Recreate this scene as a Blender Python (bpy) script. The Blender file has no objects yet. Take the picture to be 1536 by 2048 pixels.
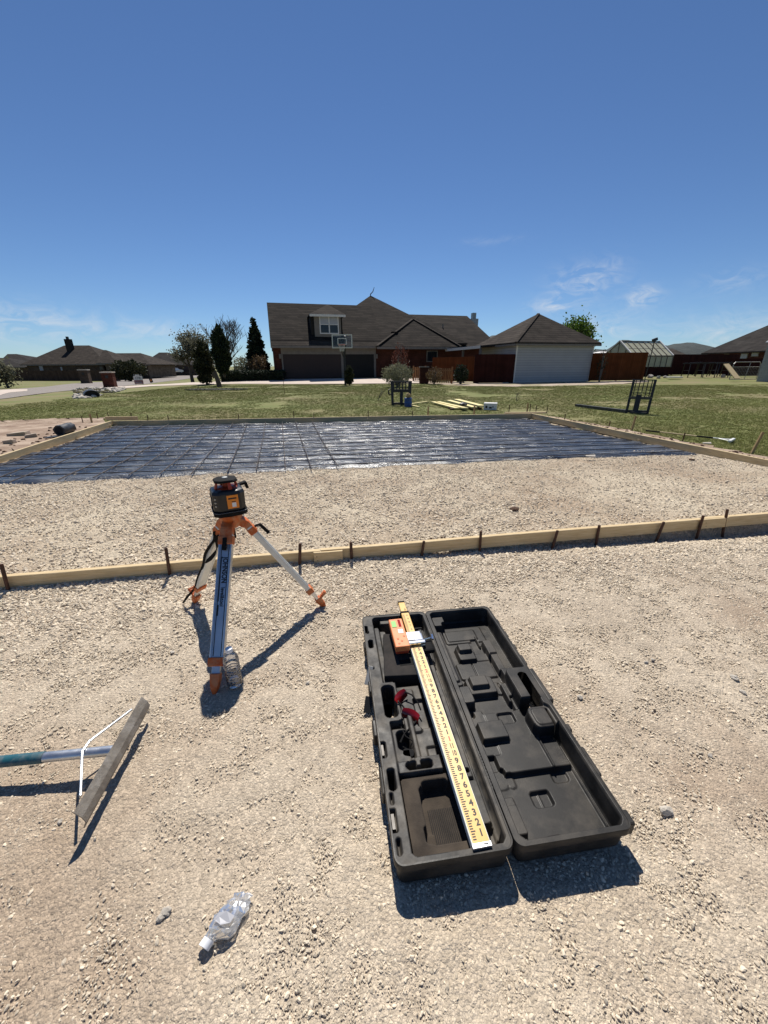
import bpy, math, random
import numpy as np
from mathutils import Vector, Matrix
random.seed(7); RNG = np.random.default_rng(7)
scene = bpy.context.scene
COL = scene.collection
PI = math.pi
# ------------------------------------------------------------------ camera
F_PX, HOR, CAM_H, ROLL = 775.0, 731.0, 1.3, 0.006        # focal length and horizon row in photo pixels
PITCH = math.atan((1024 - HOR) / F_PX)
cam_d = bpy.data.cameras.new('camera'); cam = bpy.data.objects.new('camera', cam_d); COL.objects.link(cam)
cam_d.sensor_fit = 'VERTICAL'; cam_d.sensor_height = 36.0; cam_d.lens = 36.0 * F_PX / 2048.0
cam_d.clip_start = 0.05; cam_d.clip_end = 9000
cam.matrix_world = Matrix.Translation((0, 0, CAM_H)) @ Matrix.Rotation(PI/2 - PITCH, 4, 'X') @ Matrix.Rotation(-ROLL, 4, 'Z')
scene.camera = cam
scene.render.resolution_x, scene.render.resolution_y = 768, 1024
# ------------------------------------------------------------------ sky and sun
SUN_EL, SUN_AZ = math.radians(56.5), math.radians(-5.0)    # azimuth from +Y towards +X
world = bpy.data.worlds.new('World'); scene.world = world; world.use_nodes = True
def build_world():
    nt = world.node_tree; N = nt.nodes; L = nt.links; N.clear()
    out = N.new('ShaderNodeOutputWorld'); bg = N.new('ShaderNodeBackground'); bg.inputs[1].default_value = 0.050
    sky = N.new('ShaderNodeTexSky'); sky.sky_type = 'NISHITA'; sky.sun_disc = False
    sky.sun_elevation = SUN_EL; sky.sun_rotation = SUN_AZ
    sky.altitude = 1500; sky.air_density = 1.0; sky.dust_density = 0.0; sky.ozone_density = 1.5
    tc = N.new('ShaderNodeTexCoord'); sep = N.new('ShaderNodeSeparateXYZ'); L.new(tc.outputs['Generated'], sep.inputs[0])
    def m(op, a, b=None, clamp=False):
        n = N.new('ShaderNodeMath'); n.operation = op; n.use_clamp = clamp
        for i, v in enumerate((a, b)):
            if v is None: continue
            if isinstance(v, (int, float)): n.inputs[i].default_value = v
            else: L.new(v, n.inputs[i])
        return n.outputs[0]
    az = m('ARCTAN2', sep.outputs[0], sep.outputs[1]); el = m('ARCSINE', sep.outputs[2])
    cmb = N.new('ShaderNodeCombineXYZ'); L.new(az, cmb.inputs[0]); L.new(el, cmb.inputs[1])
    mp = N.new('ShaderNodeMapping'); mp.inputs['Scale'].default_value = (7, 16, 1); mp.inputs['Rotation'].default_value = (0, 0, 0.5)
    L.new(cmb.outputs[0], mp.inputs[0])
    nz = N.new('ShaderNodeTexNoise'); nz.inputs['Scale'].default_value = 2.6; nz.inputs['Detail'].default_value = 6; nz.inputs['Roughness'].default_value = .62
    nz.inputs['Distortion'].default_value = 1.3; L.new(mp.outputs[0], nz.inputs['Vector'])
    wisp = N.new('ShaderNodeMapRange'); wisp.inputs[1].default_value = .40; wisp.inputs[2].default_value = .74; L.new(nz.outputs[0], wisp.inputs[0])
    # wisps: (photo x, photo y, half width, half height in radians, strength)
    total = None
    for px, py, w, h, s in [(1150, 580, .060, .036, .50), (1100, 612, .045, .014, .75), (1285, 594, .030, .018, 1.0), (1465, 562, .05, .02, .35),
                            (1215, 652, .07, .030, .45), (1470, 668, .14, .035, .45), (50, 645, .13, .03, .5), (310, 660, .12, .02, .42), (1190, 550, .06, .03, .4),
                            (980, 482, .06, .008, .18), (-500, 640, .3, .05, .4), (2100, 640, .3, .05, .4)]:
        d = ray(px, py); a0 = math.atan2(d[0], d[1]); e0 = math.atan2(d[2], math.hypot(d[0], d[1]))
        dx = m('MULTIPLY', m('SUBTRACT', az, a0), 1.0/w); dy = m('MULTIPLY', m('SUBTRACT', el, e0), 1.0/h)
        q = m('ADD', m('MULTIPLY', dx, dx), m('MULTIPLY', dy, dy))
        g = m('MULTIPLY', m('EXPONENT', m('MULTIPLY', q, -1.3)), s)
        total = g if total is None else m('ADD', total, g)
    cov = m('MULTIPLY', total, wisp.outputs[0], True)
    tint = N.new('ShaderNodeMix'); tint.data_type = 'RGBA'; tint.blend_type = 'MULTIPLY'; tint.inputs[0].default_value = 1; L.new(sky.outputs[0], tint.inputs[6]); tint.inputs[7].default_value = (.88, 1.12, 1.42, 1)      # white balance of the whole sky
    mix = N.new('ShaderNodeMix'); mix.data_type = 'RGBA'; L.new(cov, mix.inputs[0]); L.new(tint.outputs[2], mix.inputs[6])
    mix.inputs[7].default_value = (11.5, 12.0, 12.6, 1)
    L.new(mix.outputs[2], bg.inputs[0]); L.new(bg.outputs[0], out.inputs[0])
def ray(px, py):
    xc = (px - 768) / F_PX; yc = -(py - 1024) / F_PX
    x = xc*math.cos(ROLL) + yc*math.sin(ROLL); y = -xc*math.sin(ROLL) + yc*math.cos(ROLL)
    return np.array([x, y*math.sin(PITCH) + math.cos(PITCH), y*math.cos(PITCH) - math.sin(PITCH)])
build_world()
sun_d = bpy.data.lights.new('sun', 'SUN'); sun_d.energy = 5.0; sun_d.angle = math.radians(0.53); sun_d.color = (1.0, .95, .87)
sun = bpy.data.objects.new('sun', sun_d); COL.objects.link(sun)
to_sun = Vector((math.sin(SUN_AZ)*math.cos(SUN_EL), math.cos(SUN_AZ)*math.cos(SUN_EL), math.sin(SUN_EL)))
sun.rotation_euler = to_sun.to_track_quat('Z', 'Y').to_euler(); sun.location = (0, 0, 50)
scene.view_settings.view_transform = 'Standard'; scene.view_settings.look = 'None'
scene.view_settings.exposure = 0.32; scene.view_settings.gamma = 1.0; scene.view_settings.use_curve_mapping = False

# ------------------------------------------------------------------ placing helpers
def G(px, py, z=0.0):                     # the point at height z on the ray through a photo pixel
    d = ray(px, py); t = (z - CAM_H) / d[2]; return Vector((d[0]*t, d[1]*t, z))
def D(px, py, Y):                         # the point at distance Y on that ray
    d = ray(px, py); t = Y / d[1]; return Vector((d[0]*t, Y, CAM_H + d[2]*t))
def sst(a, b, x):
    t = np.clip((np.asarray(x, float) - a) / (b - a), 0, 1); return t*t*(3 - 2*t)
def terrain(x, y):
    zr = .04*sst(14, 30, y) + .24*sst(30.5, 36, y)
    zl = -.5*sst(14, 40, y) - .7*sst(40, 85, y)
    mk = sst(-9, -27, x)
    return zr*(1 - mk) + zl*mk
def GT(px, py, dz=0.0):                   # the point where that ray meets the terrain
    z = 0.0
    for _ in range(40):
        p = G(px, py, min(z, 1.15)); z = .5*z + .5*float(terrain(p.x, p.y))
    return Vector((p.x, p.y, z + dz))
class Frame:                              # a building's own axes: u along its front, v to the back
    def __init__(s, origin, yaw):
        s.o = Vector(origin); s.yaw = yaw
        s.eu = Vector((math.cos(yaw), math.sin(yaw), 0)); s.ev = Vector((-math.sin(yaw), math.cos(yaw), 0))
    def hit(s, px, py, v):
        d = Vector(ray(px, py)); c = Vector((0, 0, CAM_H))
        t = (v - (c - s.o).dot(s.ev)) / d.dot(s.ev); p = c + d*t
        return (p - s.o).dot(s.eu), p.z - s.o.z

# ------------------------------------------------------------------ mesh helpers
class MB:
    def __init__(s): s.v = []; s.f = []
    def poly(s, pts):
        n = len(s.v); s.v += [tuple(p) for p in pts]; s.f.append(tuple(range(n, n + len(pts)))); return s
    def box(s, a, b):
        (x0, y0, z0), (x1, y1, z1) = a, b; n = len(s.v)
        s.v += [(x0,y0,z0),(x1,y0,z0),(x1,y1,z0),(x0,y1,z0),(x0,y0,z1),(x1,y0,z1),(x1,y1,z1),(x0,y1,z1)]
        s.f += [tuple(n+i for i in q) for q in ((0,3,2,1),(4,5,6,7),(0,1,5,4),(1,2,6,5),(2,3,7,6),(3,0,4,7))]; return s
    def bar(s, p, q, w, h, side=None, w2=None, h2=None):     # a beam from p to q, w along side, h along the third axis
        p, q = Vector(p), Vector(q); a = (q - p).normalized()
        sd = Vector(side) if side is not None else (a.cross(Vector((0,0,1))) if abs(a.z) < .98 else Vector((1,0,0)))
        sd = (sd - a*sd.dot(a)).normalized(); t = a.cross(sd); n = len(s.v)
        w2 = w if w2 is None else w2; h2 = h if h2 is None else h2
        for c, ww, hh in ((p, w, h), (q, w2, h2)):
            s.v += [tuple(c + sd*(i*ww/2) + t*(j*hh/2)) for i, j in ((-1,-1),(1,-1),(1,1),(-1,1))]
        s.f += [tuple(n+i for i in k) for k in ((0,3,2,1),(4,5,6,7),(0,1,5,4),(1,2,6,5),(2,3,7,6),(3,0,4,7))]; return s
    def tube(s, pts, r, n=8, cap=True):
        pts = [Vector(p) for p in pts]; rs = r if isinstance(r, (list, tuple)) else [r]*len(pts); base = len(s.v); prev = None
        for i, p in enumerate(pts):
            d = (pts[min(i+1, len(pts)-1)] - pts[max(i-1, 0)])
            d = d.normalized() if d.length > 1e-9 else Vector((0,0,1))
            if prev is None: e = d.orthogonal().normalized()
            else:
                e = prev - d*prev.dot(d); e = e.normalized() if e.length > 1e-6 else d.orthogonal().normalized()
            prev = e; g = d.cross(e)
            s.v += [tuple(p + (e*math.cos(2*PI*k/n) + g*math.sin(2*PI*k/n))*rs[i]) for k in range(n)]
        for i in range(len(pts)-1):
            for k in range(n):
                a = base+i*n+k; b = base+i*n+(k+1) % n; s.f.append((a, b, b+n, a+n))
        if cap:
            s.f.append(tuple(base+k for k in range(n))[::-1]); m = base+(len(pts)-1)*n; s.f.append(tuple(m+k for k in range(n)))
        return s
    def rings(s, loops, cap0=True, cap1=True):               # loft equal-length loops
        base = len(s.v); n = len(loops[0])
        for l in loops: s.v += [tuple(p) for p in l]
        for i in range(len(loops)-1):
            for k in range(n):
                a = base+i*n+k; b = base+i*n+(k+1) % n; s.f.append((a, b, b+n, a+n))
        if cap0: s.f.append(tuple(base+k for k in range(n))[::-1])
        if cap1: m = base+(len(loops)-1)*n; s.f.append(tuple(m+k for k in range(n)))
        return s
    def lathe(s, prof, n=20, c=(0,0,0)):
        return s.rings([[(c[0]+r*math.cos(2*PI*k/n), c[1]+r*math.sin(2*PI*k/n), c[2]+z) for k in range(n)] for r, z in prof])
    def prism(s, poly, z0, z1):
        return s.rings([[(x, y, z0) for x, y in poly], [(x, y, z1) for x, y in poly]])
    def slab(s, pts, th):                                    # a sheet of given outline with thickness downwards
        return s.rings([[(p[0], p[1], p[2]-th) for p in pts], [tuple(p) for p in pts]])
    def build(s, name, mat=None, parent=None, smooth=False, bevel=0, sharp=None, kind=None):
        me = bpy.data.meshes.new(name); me.from_pydata(s.v, [], s.f); me.update()
        return link(name, me, mat, parent, smooth, bevel, sharp, kind)
def link(name, me, mat=None, parent=None, smooth=False, bevel=0, sharp=None, kind=None):
    o = bpy.data.objects.new(name, me); COL.objects.link(o)
    if mat is not None: me.materials.append(mat)
    if parent is not None: o.parent = parent
    if smooth:
        me.polygons.foreach_set('use_smooth', [True]*len(me.polygons))
        me.set_sharp_from_angle(angle=math.radians(sharp or 40))
    if bevel:
        b = o.modifiers.new('bevel', 'BEVEL'); b.width = bevel; b.segments = 2; b.limit_method = 'ANGLE'; b.angle_limit = math.radians(35)
    if kind: o['kind'] = kind
    return o
def np_mesh(name, V, Fq):
    me = bpy.data.meshes.new(name); V = np.asarray(V, np.float32); Fq = np.asarray(Fq, np.int32)
    me.vertices.add(len(V)); me.vertices.foreach_set('co', V.ravel())
    k = Fq.shape[1]; me.loops.add(Fq.size); me.loops.foreach_set('vertex_index', Fq.ravel())
    me.polygons.add(len(Fq)); me.polygons.foreach_set('loop_start', np.arange(0, Fq.size, k, dtype=np.int32))
    me.polygons.foreach_set('loop_total', np.full(len(Fq), k, np.int32)); me.update(calc_edges=True); me.validate(); return me
def grid_faces(nx, ny):
    i = np.arange(nx-1)[None, :] + nx*np.arange(ny-1)[:, None]
    return np.stack([i, i+1, i+1+nx, i+nx], -1).reshape(-1, 4)
def tag(o, label, cat, group=None, kind=None):
    o['label'] = label
    if cat: o['category'] = cat
    if group: o['group'] = group
    if kind: o['kind'] = kind
    return o
def thing(name, label, cat, loc=(0,0,0), rz=0.0, group=None):
    o = bpy.data.objects.new(name, None); COL.objects.link(o); o.location = loc; o.rotation_euler = (0, 0, rz)
    o.empty_display_size = .1
    return tag(o, label, cat, group)
def copy_tree(o, parent=None):
    c = o.copy(); COL.objects.link(c); c.parent = parent
    for ch in list(o.children): copy_tree(ch, c)
    return c
def text_part(body, size, mat, parent, M4, extrude=.0004, name='lettering', align='CENTER', sx=1.0, bold=0.0):
    cu = bpy.data.curves.new('t', 'FONT'); cu.body = body; cu.size = size; cu.align_x = align; cu.align_y = 'CENTER'; cu.extrude = extrude; cu.resolution_u = 3; cu.offset = bold
    tmp = bpy.data.objects.new('t', cu); COL.objects.link(tmp); dg = bpy.context.evaluated_depsgraph_get()
    me = bpy.data.meshes.new_from_object(tmp.evaluated_get(dg)); bpy.data.objects.remove(tmp); bpy.data.curves.remove(cu)
    me.transform(M4 @ Matrix.Diagonal((sx, 1, 1, 1))); me.materials.clear()
    return link(name, me, mat, parent)
ORD = ['first','second','third','fourth','fifth','sixth','seventh','eighth','ninth','tenth','eleventh','twelfth','thirteenth','fourteenth','fifteenth','sixteenth','seventeenth','eighteenth','nineteenth','twentieth']
# smooth value noise for mesh relief
def vnoise(x, y, seed=0):
    r = np.random.default_rng(seed).random((256, 256)); xi = np.floor(x).astype(int); yi = np.floor(y).astype(int)
    fx = x - xi; fy = y - yi; fx = fx*fx*(3-2*fx); fy = fy*fy*(3-2*fy)
    a = r[xi % 256, yi % 256]; b = r[(xi+1) % 256, yi % 256]; c = r[xi % 256, (yi+1) % 256]; d = r[(xi+1) % 256, (yi+1) % 256]
    return (a*(1-fx)+b*fx)*(1-fy) + (c*(1-fx)+d*fx)*fy - .5

# ------------------------------------------------------------------ materials
def mat(name, c1, rough=.6, c2=None, vs=4.0, metal=0.0, bump=0.0, bs=40.0, spec=.5, c3=None, vs3=.6, stretch=None, ramp=(.35, .65), rvar=0.0, alpha=None, coat=0, rnd=0.0, trans=0.0, ior=1.45, gen='Object', sub=0.0, bdist=.01):
    m = bpy.data.materials.new(name); m.use_nodes = True; nt = m.node_tree; N = nt.nodes; L = nt.links
    b = N['Principled BSDF']; b.inputs['Roughness'].default_value = rough; b.inputs['Metallic'].default_value = metal
    b.inputs['Specular IOR Level'].default_value = spec; b.inputs['Base Color'].default_value = (*c1, 1); b.inputs['IOR'].default_value = ior
    if coat: b.inputs['Coat Weight'].default_value = coat
    if trans: b.inputs['Transmission Weight'].default_value = trans
    tc = N.new('ShaderNodeTexCoord'); vec = tc.outputs[gen]
    if stretch:
        mp = N.new('ShaderNodeMapping'); mp.inputs['Scale'].default_value = stretch; L.new(vec, mp.inputs[0]); vec = mp.outputs[0]
    col = None
    def noise(sc, det=5, ro=.6):
        n = N.new('ShaderNodeTexNoise'); n.inputs['Scale'].default_value = sc; n.inputs['Detail'].default_value = det; n.inputs['Roughness'].default_value = ro
        L.new(vec, n.inputs['Vector']); return n.outputs[0]
    def mixc(f, a, bb):
        x = N.new('ShaderNodeMix'); x.data_type = 'RGBA'
        L.new(f, x.inputs[0])
        for i, q in ((6, a), (7, bb)):
            if isinstance(q, tuple): x.inputs[i].default_value = (*q, 1)
            else: L.new(q, x.inputs[i])
        return x.outputs[2]
    def rng(f, lo, hi):
        r = N.new('ShaderNodeMapRange'); r.inputs[1].default_value = lo; r.inputs[2].default_value = hi; L.new(f, r.inputs[0]); return r.outputs[0]
    if c2: col = mixc(rng(noise(vs), *ramp), c1, c2)
    if c3: col = mixc(rng(noise(vs3), .45, .62), col if col is not None else c1, c3)
    if rnd:
        oi = N.new('ShaderNodeObjectInfo'); hs = N.new('ShaderNodeHueSaturation')
        r = N.new('ShaderNodeMapRange'); r.inputs[3].default_value = 1-rnd; r.inputs[4].default_value = 1+rnd; L.new(oi.outputs['Random'], r.inputs[0]); L.new(r.outputs[0], hs.inputs['Value'])
        if col is None: hs.inputs['Color'].default_value = (*c1, 1)
        else: L.new(col, hs.inputs['Color'])
        col = hs.outputs[0]
    if col is not None: L.new(col, b.inputs['Base Color'])
    if rvar:
        r = N.new('ShaderNodeMapRange'); r.inputs[1].default_value = .3; r.inputs[2].default_value = .7; r.inputs[3].default_value = rough-rvar; r.inputs[4].default_value = rough+rvar
        L.new(noise(vs*2.3), r.inputs[0]); L.new(r.outputs[0], b.inputs['Roughness'])
    if bump:
        bn = N.new('ShaderNodeBump'); bn.inputs['Strength'].default_value = bump; bn.inputs['Distance'].default_value = bdist; L.new(noise(bs, 6, .65), bn.inputs['Height']); L.new(bn.outputs[0], b.inputs['Normal'])
    if sub:
        pass
    return m
def mat_courses(name, c1, c2, gap, bw, bh, rough=.85, msize=.012, axes='xz', bump=.4, nv=.28):
    """brick, shingle or board courses"""
    m = mat(name, c1, rough, spec=.12); nt = m.node_tree; N = nt.nodes; L = nt.links; b = N['Principled BSDF']
    tc = N.new('ShaderNodeTexCoord'); sp = N.new('ShaderNodeSeparateXYZ'); cb = N.new('ShaderNodeCombineXYZ'); L.new(tc.outputs['Object'], sp.inputs[0])
    if axes == 'xz':
        ad = N.new('ShaderNodeMath'); L.new(sp.outputs[0], ad.inputs[0]); L.new(sp.outputs[1], ad.inputs[1]); L.new(ad.outputs[0], cb.inputs[0])
    else: L.new(sp.outputs['xyz'.index(axes[0])], cb.inputs[0])
    L.new(sp.outputs['xyz'.index(axes[1])], cb.inputs[1])
    br = N.new('ShaderNodeTexBrick'); L.new(cb.outputs[0], br.inputs['Vector'])
    br.inputs['Color1'].default_value = (*c1, 1); br.inputs['Color2'].default_value = (*c2, 1); br.inputs['Mortar'].default_value = (*gap, 1)
    br.inputs['Scale'].default_value = 1; br.inputs['Mortar Size'].default_value = msize; br.inputs['Brick Width'].default_value = bw; br.inputs['Row Height'].default_value = bh
    nz = N.new('ShaderNodeTexNoise'); nz.inputs['Scale'].default_value = 1.3; nz.inputs['Detail'].default_value = 6
    L.new(tc.outputs['Object'], nz.inputs['Vector'])
    hs = N.new('ShaderNodeHueSaturation'); r = N.new('ShaderNodeMapRange'); r.inputs[1].default_value = .3; r.inputs[2].default_value = .7; r.inputs[3].default_value = 1-nv; r.inputs[4].default_value = 1+nv
    L.new(nz.outputs[0], r.inputs[0]); L.new(r.outputs[0], hs.inputs['Value']); L.new(br.outputs['Color'], hs.inputs['Color']); L.new(hs.outputs[0], b.inputs['Base Color'])
    bn = N.new('ShaderNodeBump'); bn.invert = True; bn.inputs['Strength'].default_value = bump; bn.inputs['Distance'].default_value = .01; L.new(br.outputs['Fac'], bn.inputs['Height']); L.new(bn.outputs[0], b.inputs['Normal'])
    return m
M = {}
def gravel_mat(name, c1, c2, cells, strength, dist, dark):
    m = mat(name, c1, .93, c2, 2.0, c3=(c1[0]*.84, c1[1]*.79, c1[2]*.76), vs3=.9); nt = m.node_tree; N = nt.nodes; L = nt.links; b = N['Principled BSDF']
    tc = N.new('ShaderNodeTexCoord'); nz = N.new('ShaderNodeTexNoise'); nz.inputs['Scale'].default_value = cells[0]*.6; nz.inputs['Detail'].default_value = 4; L.new(tc.outputs['Object'], nz.inputs['Vector'])
    ad = N.new('ShaderNodeMix'); ad.data_type = 'RGBA'; ad.blend_type = 'ADD'; ad.inputs[0].default_value = .9/cells[0]; L.new(tc.outputs['Object'], ad.inputs[6]); L.new(nz.outputs['Color'], ad.inputs[7])
    hsum = None; col = b.inputs['Base Color'].links[0].from_socket
    for k, sc in enumerate(cells):
        v = N.new('ShaderNodeTexVoronoi'); v.inputs['Scale'].default_value = sc; v.inputs['Randomness'].default_value = 1; L.new(ad.outputs[2], v.inputs['Vector'])
        h = N.new('ShaderNodeMath'); h.operation = 'MULTIPLY'; h.inputs[1].default_value = -1.0*cells[0]/sc; L.new(v.outputs['Distance'], h.inputs[0])
        sp = N.new('ShaderNodeSeparateColor'); L.new(v.outputs['Color'], sp.inputs[0])
        h2 = N.new('ShaderNodeMath'); h2.operation = 'MULTIPLY_ADD'; h2.inputs[1].default_value = .8*cells[0]/sc; L.new(sp.outputs[0], h2.inputs[0]); L.new(h.outputs[0], h2.inputs[2])
        if hsum is None: hsum = h2.outputs[0]
        else:
            a2 = N.new('ShaderNodeMath'); L.new(hsum, a2.inputs[0]); L.new(h2.outputs[0], a2.inputs[1]); hsum = a2.outputs[0]
        hs = N.new('ShaderNodeHueSaturation'); r = N.new('ShaderNodeMapRange'); r.inputs[3].default_value = 1-dark; r.inputs[4].default_value = 1+dark*.8; L.new(sp.outputs[1], r.inputs[0]); L.new(r.outputs[0], hs.inputs['Value']); L.new(col, hs.inputs['Color']); col = hs.outputs[0]
    L.new(col, b.inputs['Base Color'])
    bn = N.new('ShaderNodeBump'); bn.inputs['Strength'].default_value = strength; bn.inputs['Distance'].default_value = dist; L.new(hsum, bn.inputs['Height']); L.new(bn.outputs[0], b.inputs['Normal']); return m
M['fines'] = gravel_mat('limestone_fines', (.455,.375,.28), (.565,.475,.36), (105, 240), .95, .0046, .18)
M['bed'] = gravel_mat('gravel_bed', (.46,.375,.27), (.56,.475,.35), (46, 110), .9, .012, .2)
M['pebble'] = mat('pebble', (.50,.42,.31), .85, (.64,.55,.425), 60, rnd=.32)
M['pebble_bed'] = mat('gravel_stone', (.54,.45,.335), .85, (.68,.59,.46), 60, rnd=.34)
M['stone'] = mat('stone', (.36,.32,.265), .85, (.48,.44,.38), 30, bump=.5, bs=60)
M['lawn'] = mat('lawn_soil', (.115,.135,.030), .95, (.160,.158,.048), 1.2, bump=.6, bs=25, c3=(.185,.155,.068), vs3=.33, gen='Object')
M['grass'] = mat('grass', (.145,.185,.030), .7, (.225,.225,.062), .9, c3=(.27,.225,.09), vs3=.3, rnd=.3, spec=.3)
M['dirt'] = mat('bare_dirt', (.19,.125,.085), .95, (.28,.20,.14), 4, bump=.9, bs=30, c3=(.38,.29,.215), vs3=1.6)
M['clod'] = mat('dirt_clod', (.085,.045,.028), .95, (.17,.10,.065), 9, bump=.7, bs=40)
M['pine'] = mat('form_lumber', (.47,.335,.17), .75, (.62,.49,.29), 6, stretch=(1.2,14,14), bump=.25, bs=8, ramp=(.3,.7))
M['pine_old'] = mat('weathered_lumber', (.43,.32,.17), .75, (.57,.45,.26), 5, stretch=(1.2,14,14), bump=.25, bs=8)
M['wood_stake'] = mat('stake_wood', (.30,.20,.09), .8, (.44,.31,.15), 9, stretch=(10,10,1))
M['yellow_lumber'] = mat('yellow_lumber', (.62,.52,.22), .7, (.72,.62,.30), 6, stretch=(1,10,10))
M['rust'] = mat('rusty_steel', (.055,.028,.018), .75, (.12,.055,.03), 30, metal=.2, bump=.3, bs=90)
M['rebar'] = mat('rebar_steel', (.035,.030,.028), .6, (.075,.05,.035), 14, metal=.4)
M['case'] = mat('case_plastic', (.014,.0135,.013), .46, (.027,.025,.023), 7, bump=.12, bs=260, spec=.24, rvar=.1, c3=(.050,.044,.037), vs3=9, bdist=.002)
M['case_dusty'] = mat('case_plastic_dusty', (.017,.0165,.016), .55, (.034,.031,.028), 9, bump=.12, bs=260, spec=.3, rvar=.1, c3=(.078,.068,.055), vs3=11, bdist=.002)
M['case_dark'] = mat('case_plastic_dark', (.014,.014,.014), .5)
M['deck_dust'] = mat('dusty_plastic', (.075,.066,.055), .75, (.13,.112,.09), 14, bump=.2, bs=200, bdist=.002)
M['foam'] = mat('black_foam', (.016,.014,.013), .95, (.03,.025,.022), 25, bump=.6, bs=300, bdist=.002)
M['foam_brown'] = mat('dusty_foam', (.030,.023,.017), .95, (.062,.048,.035), 16, bump=.6, bs=300, bdist=.002)
M['rod_yellow'] = mat('rod_face', (.70,.42,.12), .26, (.76,.49,.17), 9, spec=.7)
M['rod_white'] = mat('rod_edge', (.78,.76,.68), .35)
M['ink'] = mat('black_ink', (.012,.011,.010), .55)
M['ink_red'] = mat('red_ink', (.5,.03,.02), .5)
M['alu'] = mat('aluminium', (.62,.64,.66), .34, (.52,.54,.57), 12, metal=.9, rvar=.08, bump=.05, bs=120)
M['alu_white'] = mat('pale_aluminium', (.72,.72,.68), .5, (.62,.62,.58), 10, metal=.25)
M['chrome'] = mat('bright_metal', (.82,.82,.84), .18, metal=1.0)
M['orange'] = mat('orange_plastic', (.58,.125,.020), .55, (.46,.095,.018), 22, bump=.15, bs=80, c3=(.50,.20,.085), vs3=26)
M['detector'] = mat('detector_orange', (.72,.23,.075), .5, (.64,.19,.06), 25)
M['label_orange'] = mat('orange_label', (.80,.24,.02), .45)
M['label_grey'] = mat('grey_film', (.36,.36,.38), .5)
M['white'] = mat('white_print', (.78,.77,.74), .5)
M['black'] = mat('black_rubber', (.007,.007,.007), .8, (.014,.013,.013), 20, spec=.15)
M['black_gloss'] = mat('black_housing', (.012,.012,.013), .35, (.02,.02,.02), 20)
M['red_dark'] = mat('red_housing', (.40,.045,.014), .4)
M['red_lens'] = mat('red_lens', (.20,.005,.007), .14, spec=.6)
M['lcd'] = mat('green_display', (.25,.55,.16), .25)
M['red_window'] = mat('red_window', (.28,.01,.01), .15)
M['cap_white'] = mat('white_cap', (.80,.80,.80), .45)
M['teal'] = mat('teal_handle', (.010,.070,.095), .42, (.016,.10,.13), 12, c3=(.10,.14,.15), vs3=20)
M['blade'] = mat('rake_blade', (.27,.24,.20), .6, (.19,.165,.135), 22, metal=.3, bump=.3, bs=90, c3=(.33,.30,.26), vs3=14)
M['plastic'] = mat('black_sheeting', (.011,.014,.022), .28, (.020,.024,.034), 2.0, spec=.65, rvar=.11, bump=.75, bs=11, stretch=(.55,2.4,1), bdist=.02, c3=(.085,.092,.105), vs3=1.8)
M['pipe'] = mat('black_pipe', (.02,.022,.024), .45, (.05,.05,.05), 5)
M['asphalt'] = mat('chipseal_road', (.19,.165,.145), .95, (.25,.22,.195), 5, bump=.4, bs=40)
M['concrete'] = mat('concrete', (.46,.38,.32), .9, (.53,.45,.38), .8, bump=.2, bs=30)
M['verge'] = mat('bare_verge', (.36,.28,.22), .95, (.45,.37,.30), 3, bump=.5, bs=20, c3=(.22,.20,.10), vs3=.8)
M['shingle'] = mat_courses('shingles', (.017,.0135,.0115), (.040,.032,.026), (.006,.005,.0045), .9, .16, .95, .018, 'xz', .6)
M['shingle2'] = mat_courses('shingles_brown', (.036,.029,.024), (.054,.044,.036), (.018,.015,.013), .9, .16, .95, .015, 'xz', .6)
M['shingle3'] = mat_courses('shingles_dark', (.025,.022,.021), (.037,.033,.030), (.015,.013,.012), .9, .2, .95, .015, 'xz', .5)
M['brick'] = mat_courses('red_brick', (.060,.015,.009), (.090,.025,.015), (.07,.045,.034), .22, .075, .9, .010)
M['brick_tan'] = mat_courses('tan_brick', (.070,.047,.032), (.11,.078,.054), (.09,.07,.055), .22, .075, .9, .010)
M['stone_wall'] = mat_courses('house_stone', (.11,.085,.06), (.16,.125,.09), (.08,.065,.05), .5, .22, .9, .02)
M['trim'] = mat('house_trim', (.155,.135,.115), .7, (.19,.168,.142), 3)
M['trim_white'] = mat('white_trim', (.62,.60,.56), .6)
M['siding'] = mat_courses('white_siding', (.36,.36,.365), (.40,.40,.40), (.265,.265,.275), 40, .17, .6, .016, 'xz', .2, .05)  # darker course lines paint in the shadow under each lap
M['garage'] = mat('garage_door', (.022,.010,.008), .6, (.028,.013,.010), 2)
M['dark'] = mat('dark_and_shade', (.010,.009,.008), .8)  # near black, also serves as painted shade beside the dormer
M['glass'] = mat('window_glass', (.012,.014,.017), .08, spec=.45)
M['curtain'] = mat('curtain', (.30,.31,.33), .9, (.42,.43,.45), 6, stretch=(8,1,.3))
M['cedar'] = mat_courses('cedar_fence', (.095,.027,.008), (.125,.038,.013), (.05,.018,.008), .145, 40, .85, .008, 'xz', .5)
M['cedar_board'] = mat('cedar_picket', (.26,.12,.045), .85, (.34,.17,.07), 5, stretch=(6,6,1), rnd=.2)
M['fence_dark'] = mat_courses('stained_fence', (.030,.008,.006), (.042,.012,.009), (.03,.01,.008), .145, 40, .85, .008, 'xz', .5)
M['fence_grey'] = mat_courses('brown_fence', (.052,.032,.024), (.072,.046,.035), (.07,.045,.035), .145, 40, .9, .008, 'xz', .4)
M['steel_black'] = mat('black_paint_steel', (.012,.012,.013), .42, (.028,.025,.023), 14, metal=.2)
M['steel_worn'] = mat('worn_steel', (.10,.095,.09), .5, (.05,.045,.04), 14, metal=.6)
M['galv'] = mat('galvanised', (.34,.34,.33), .5, (.26,.26,.25), 9, metal=.7)
M['blue'] = mat('blue_plastic', (.012,.05,.20), .45, (.02,.07,.25), 6)
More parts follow.
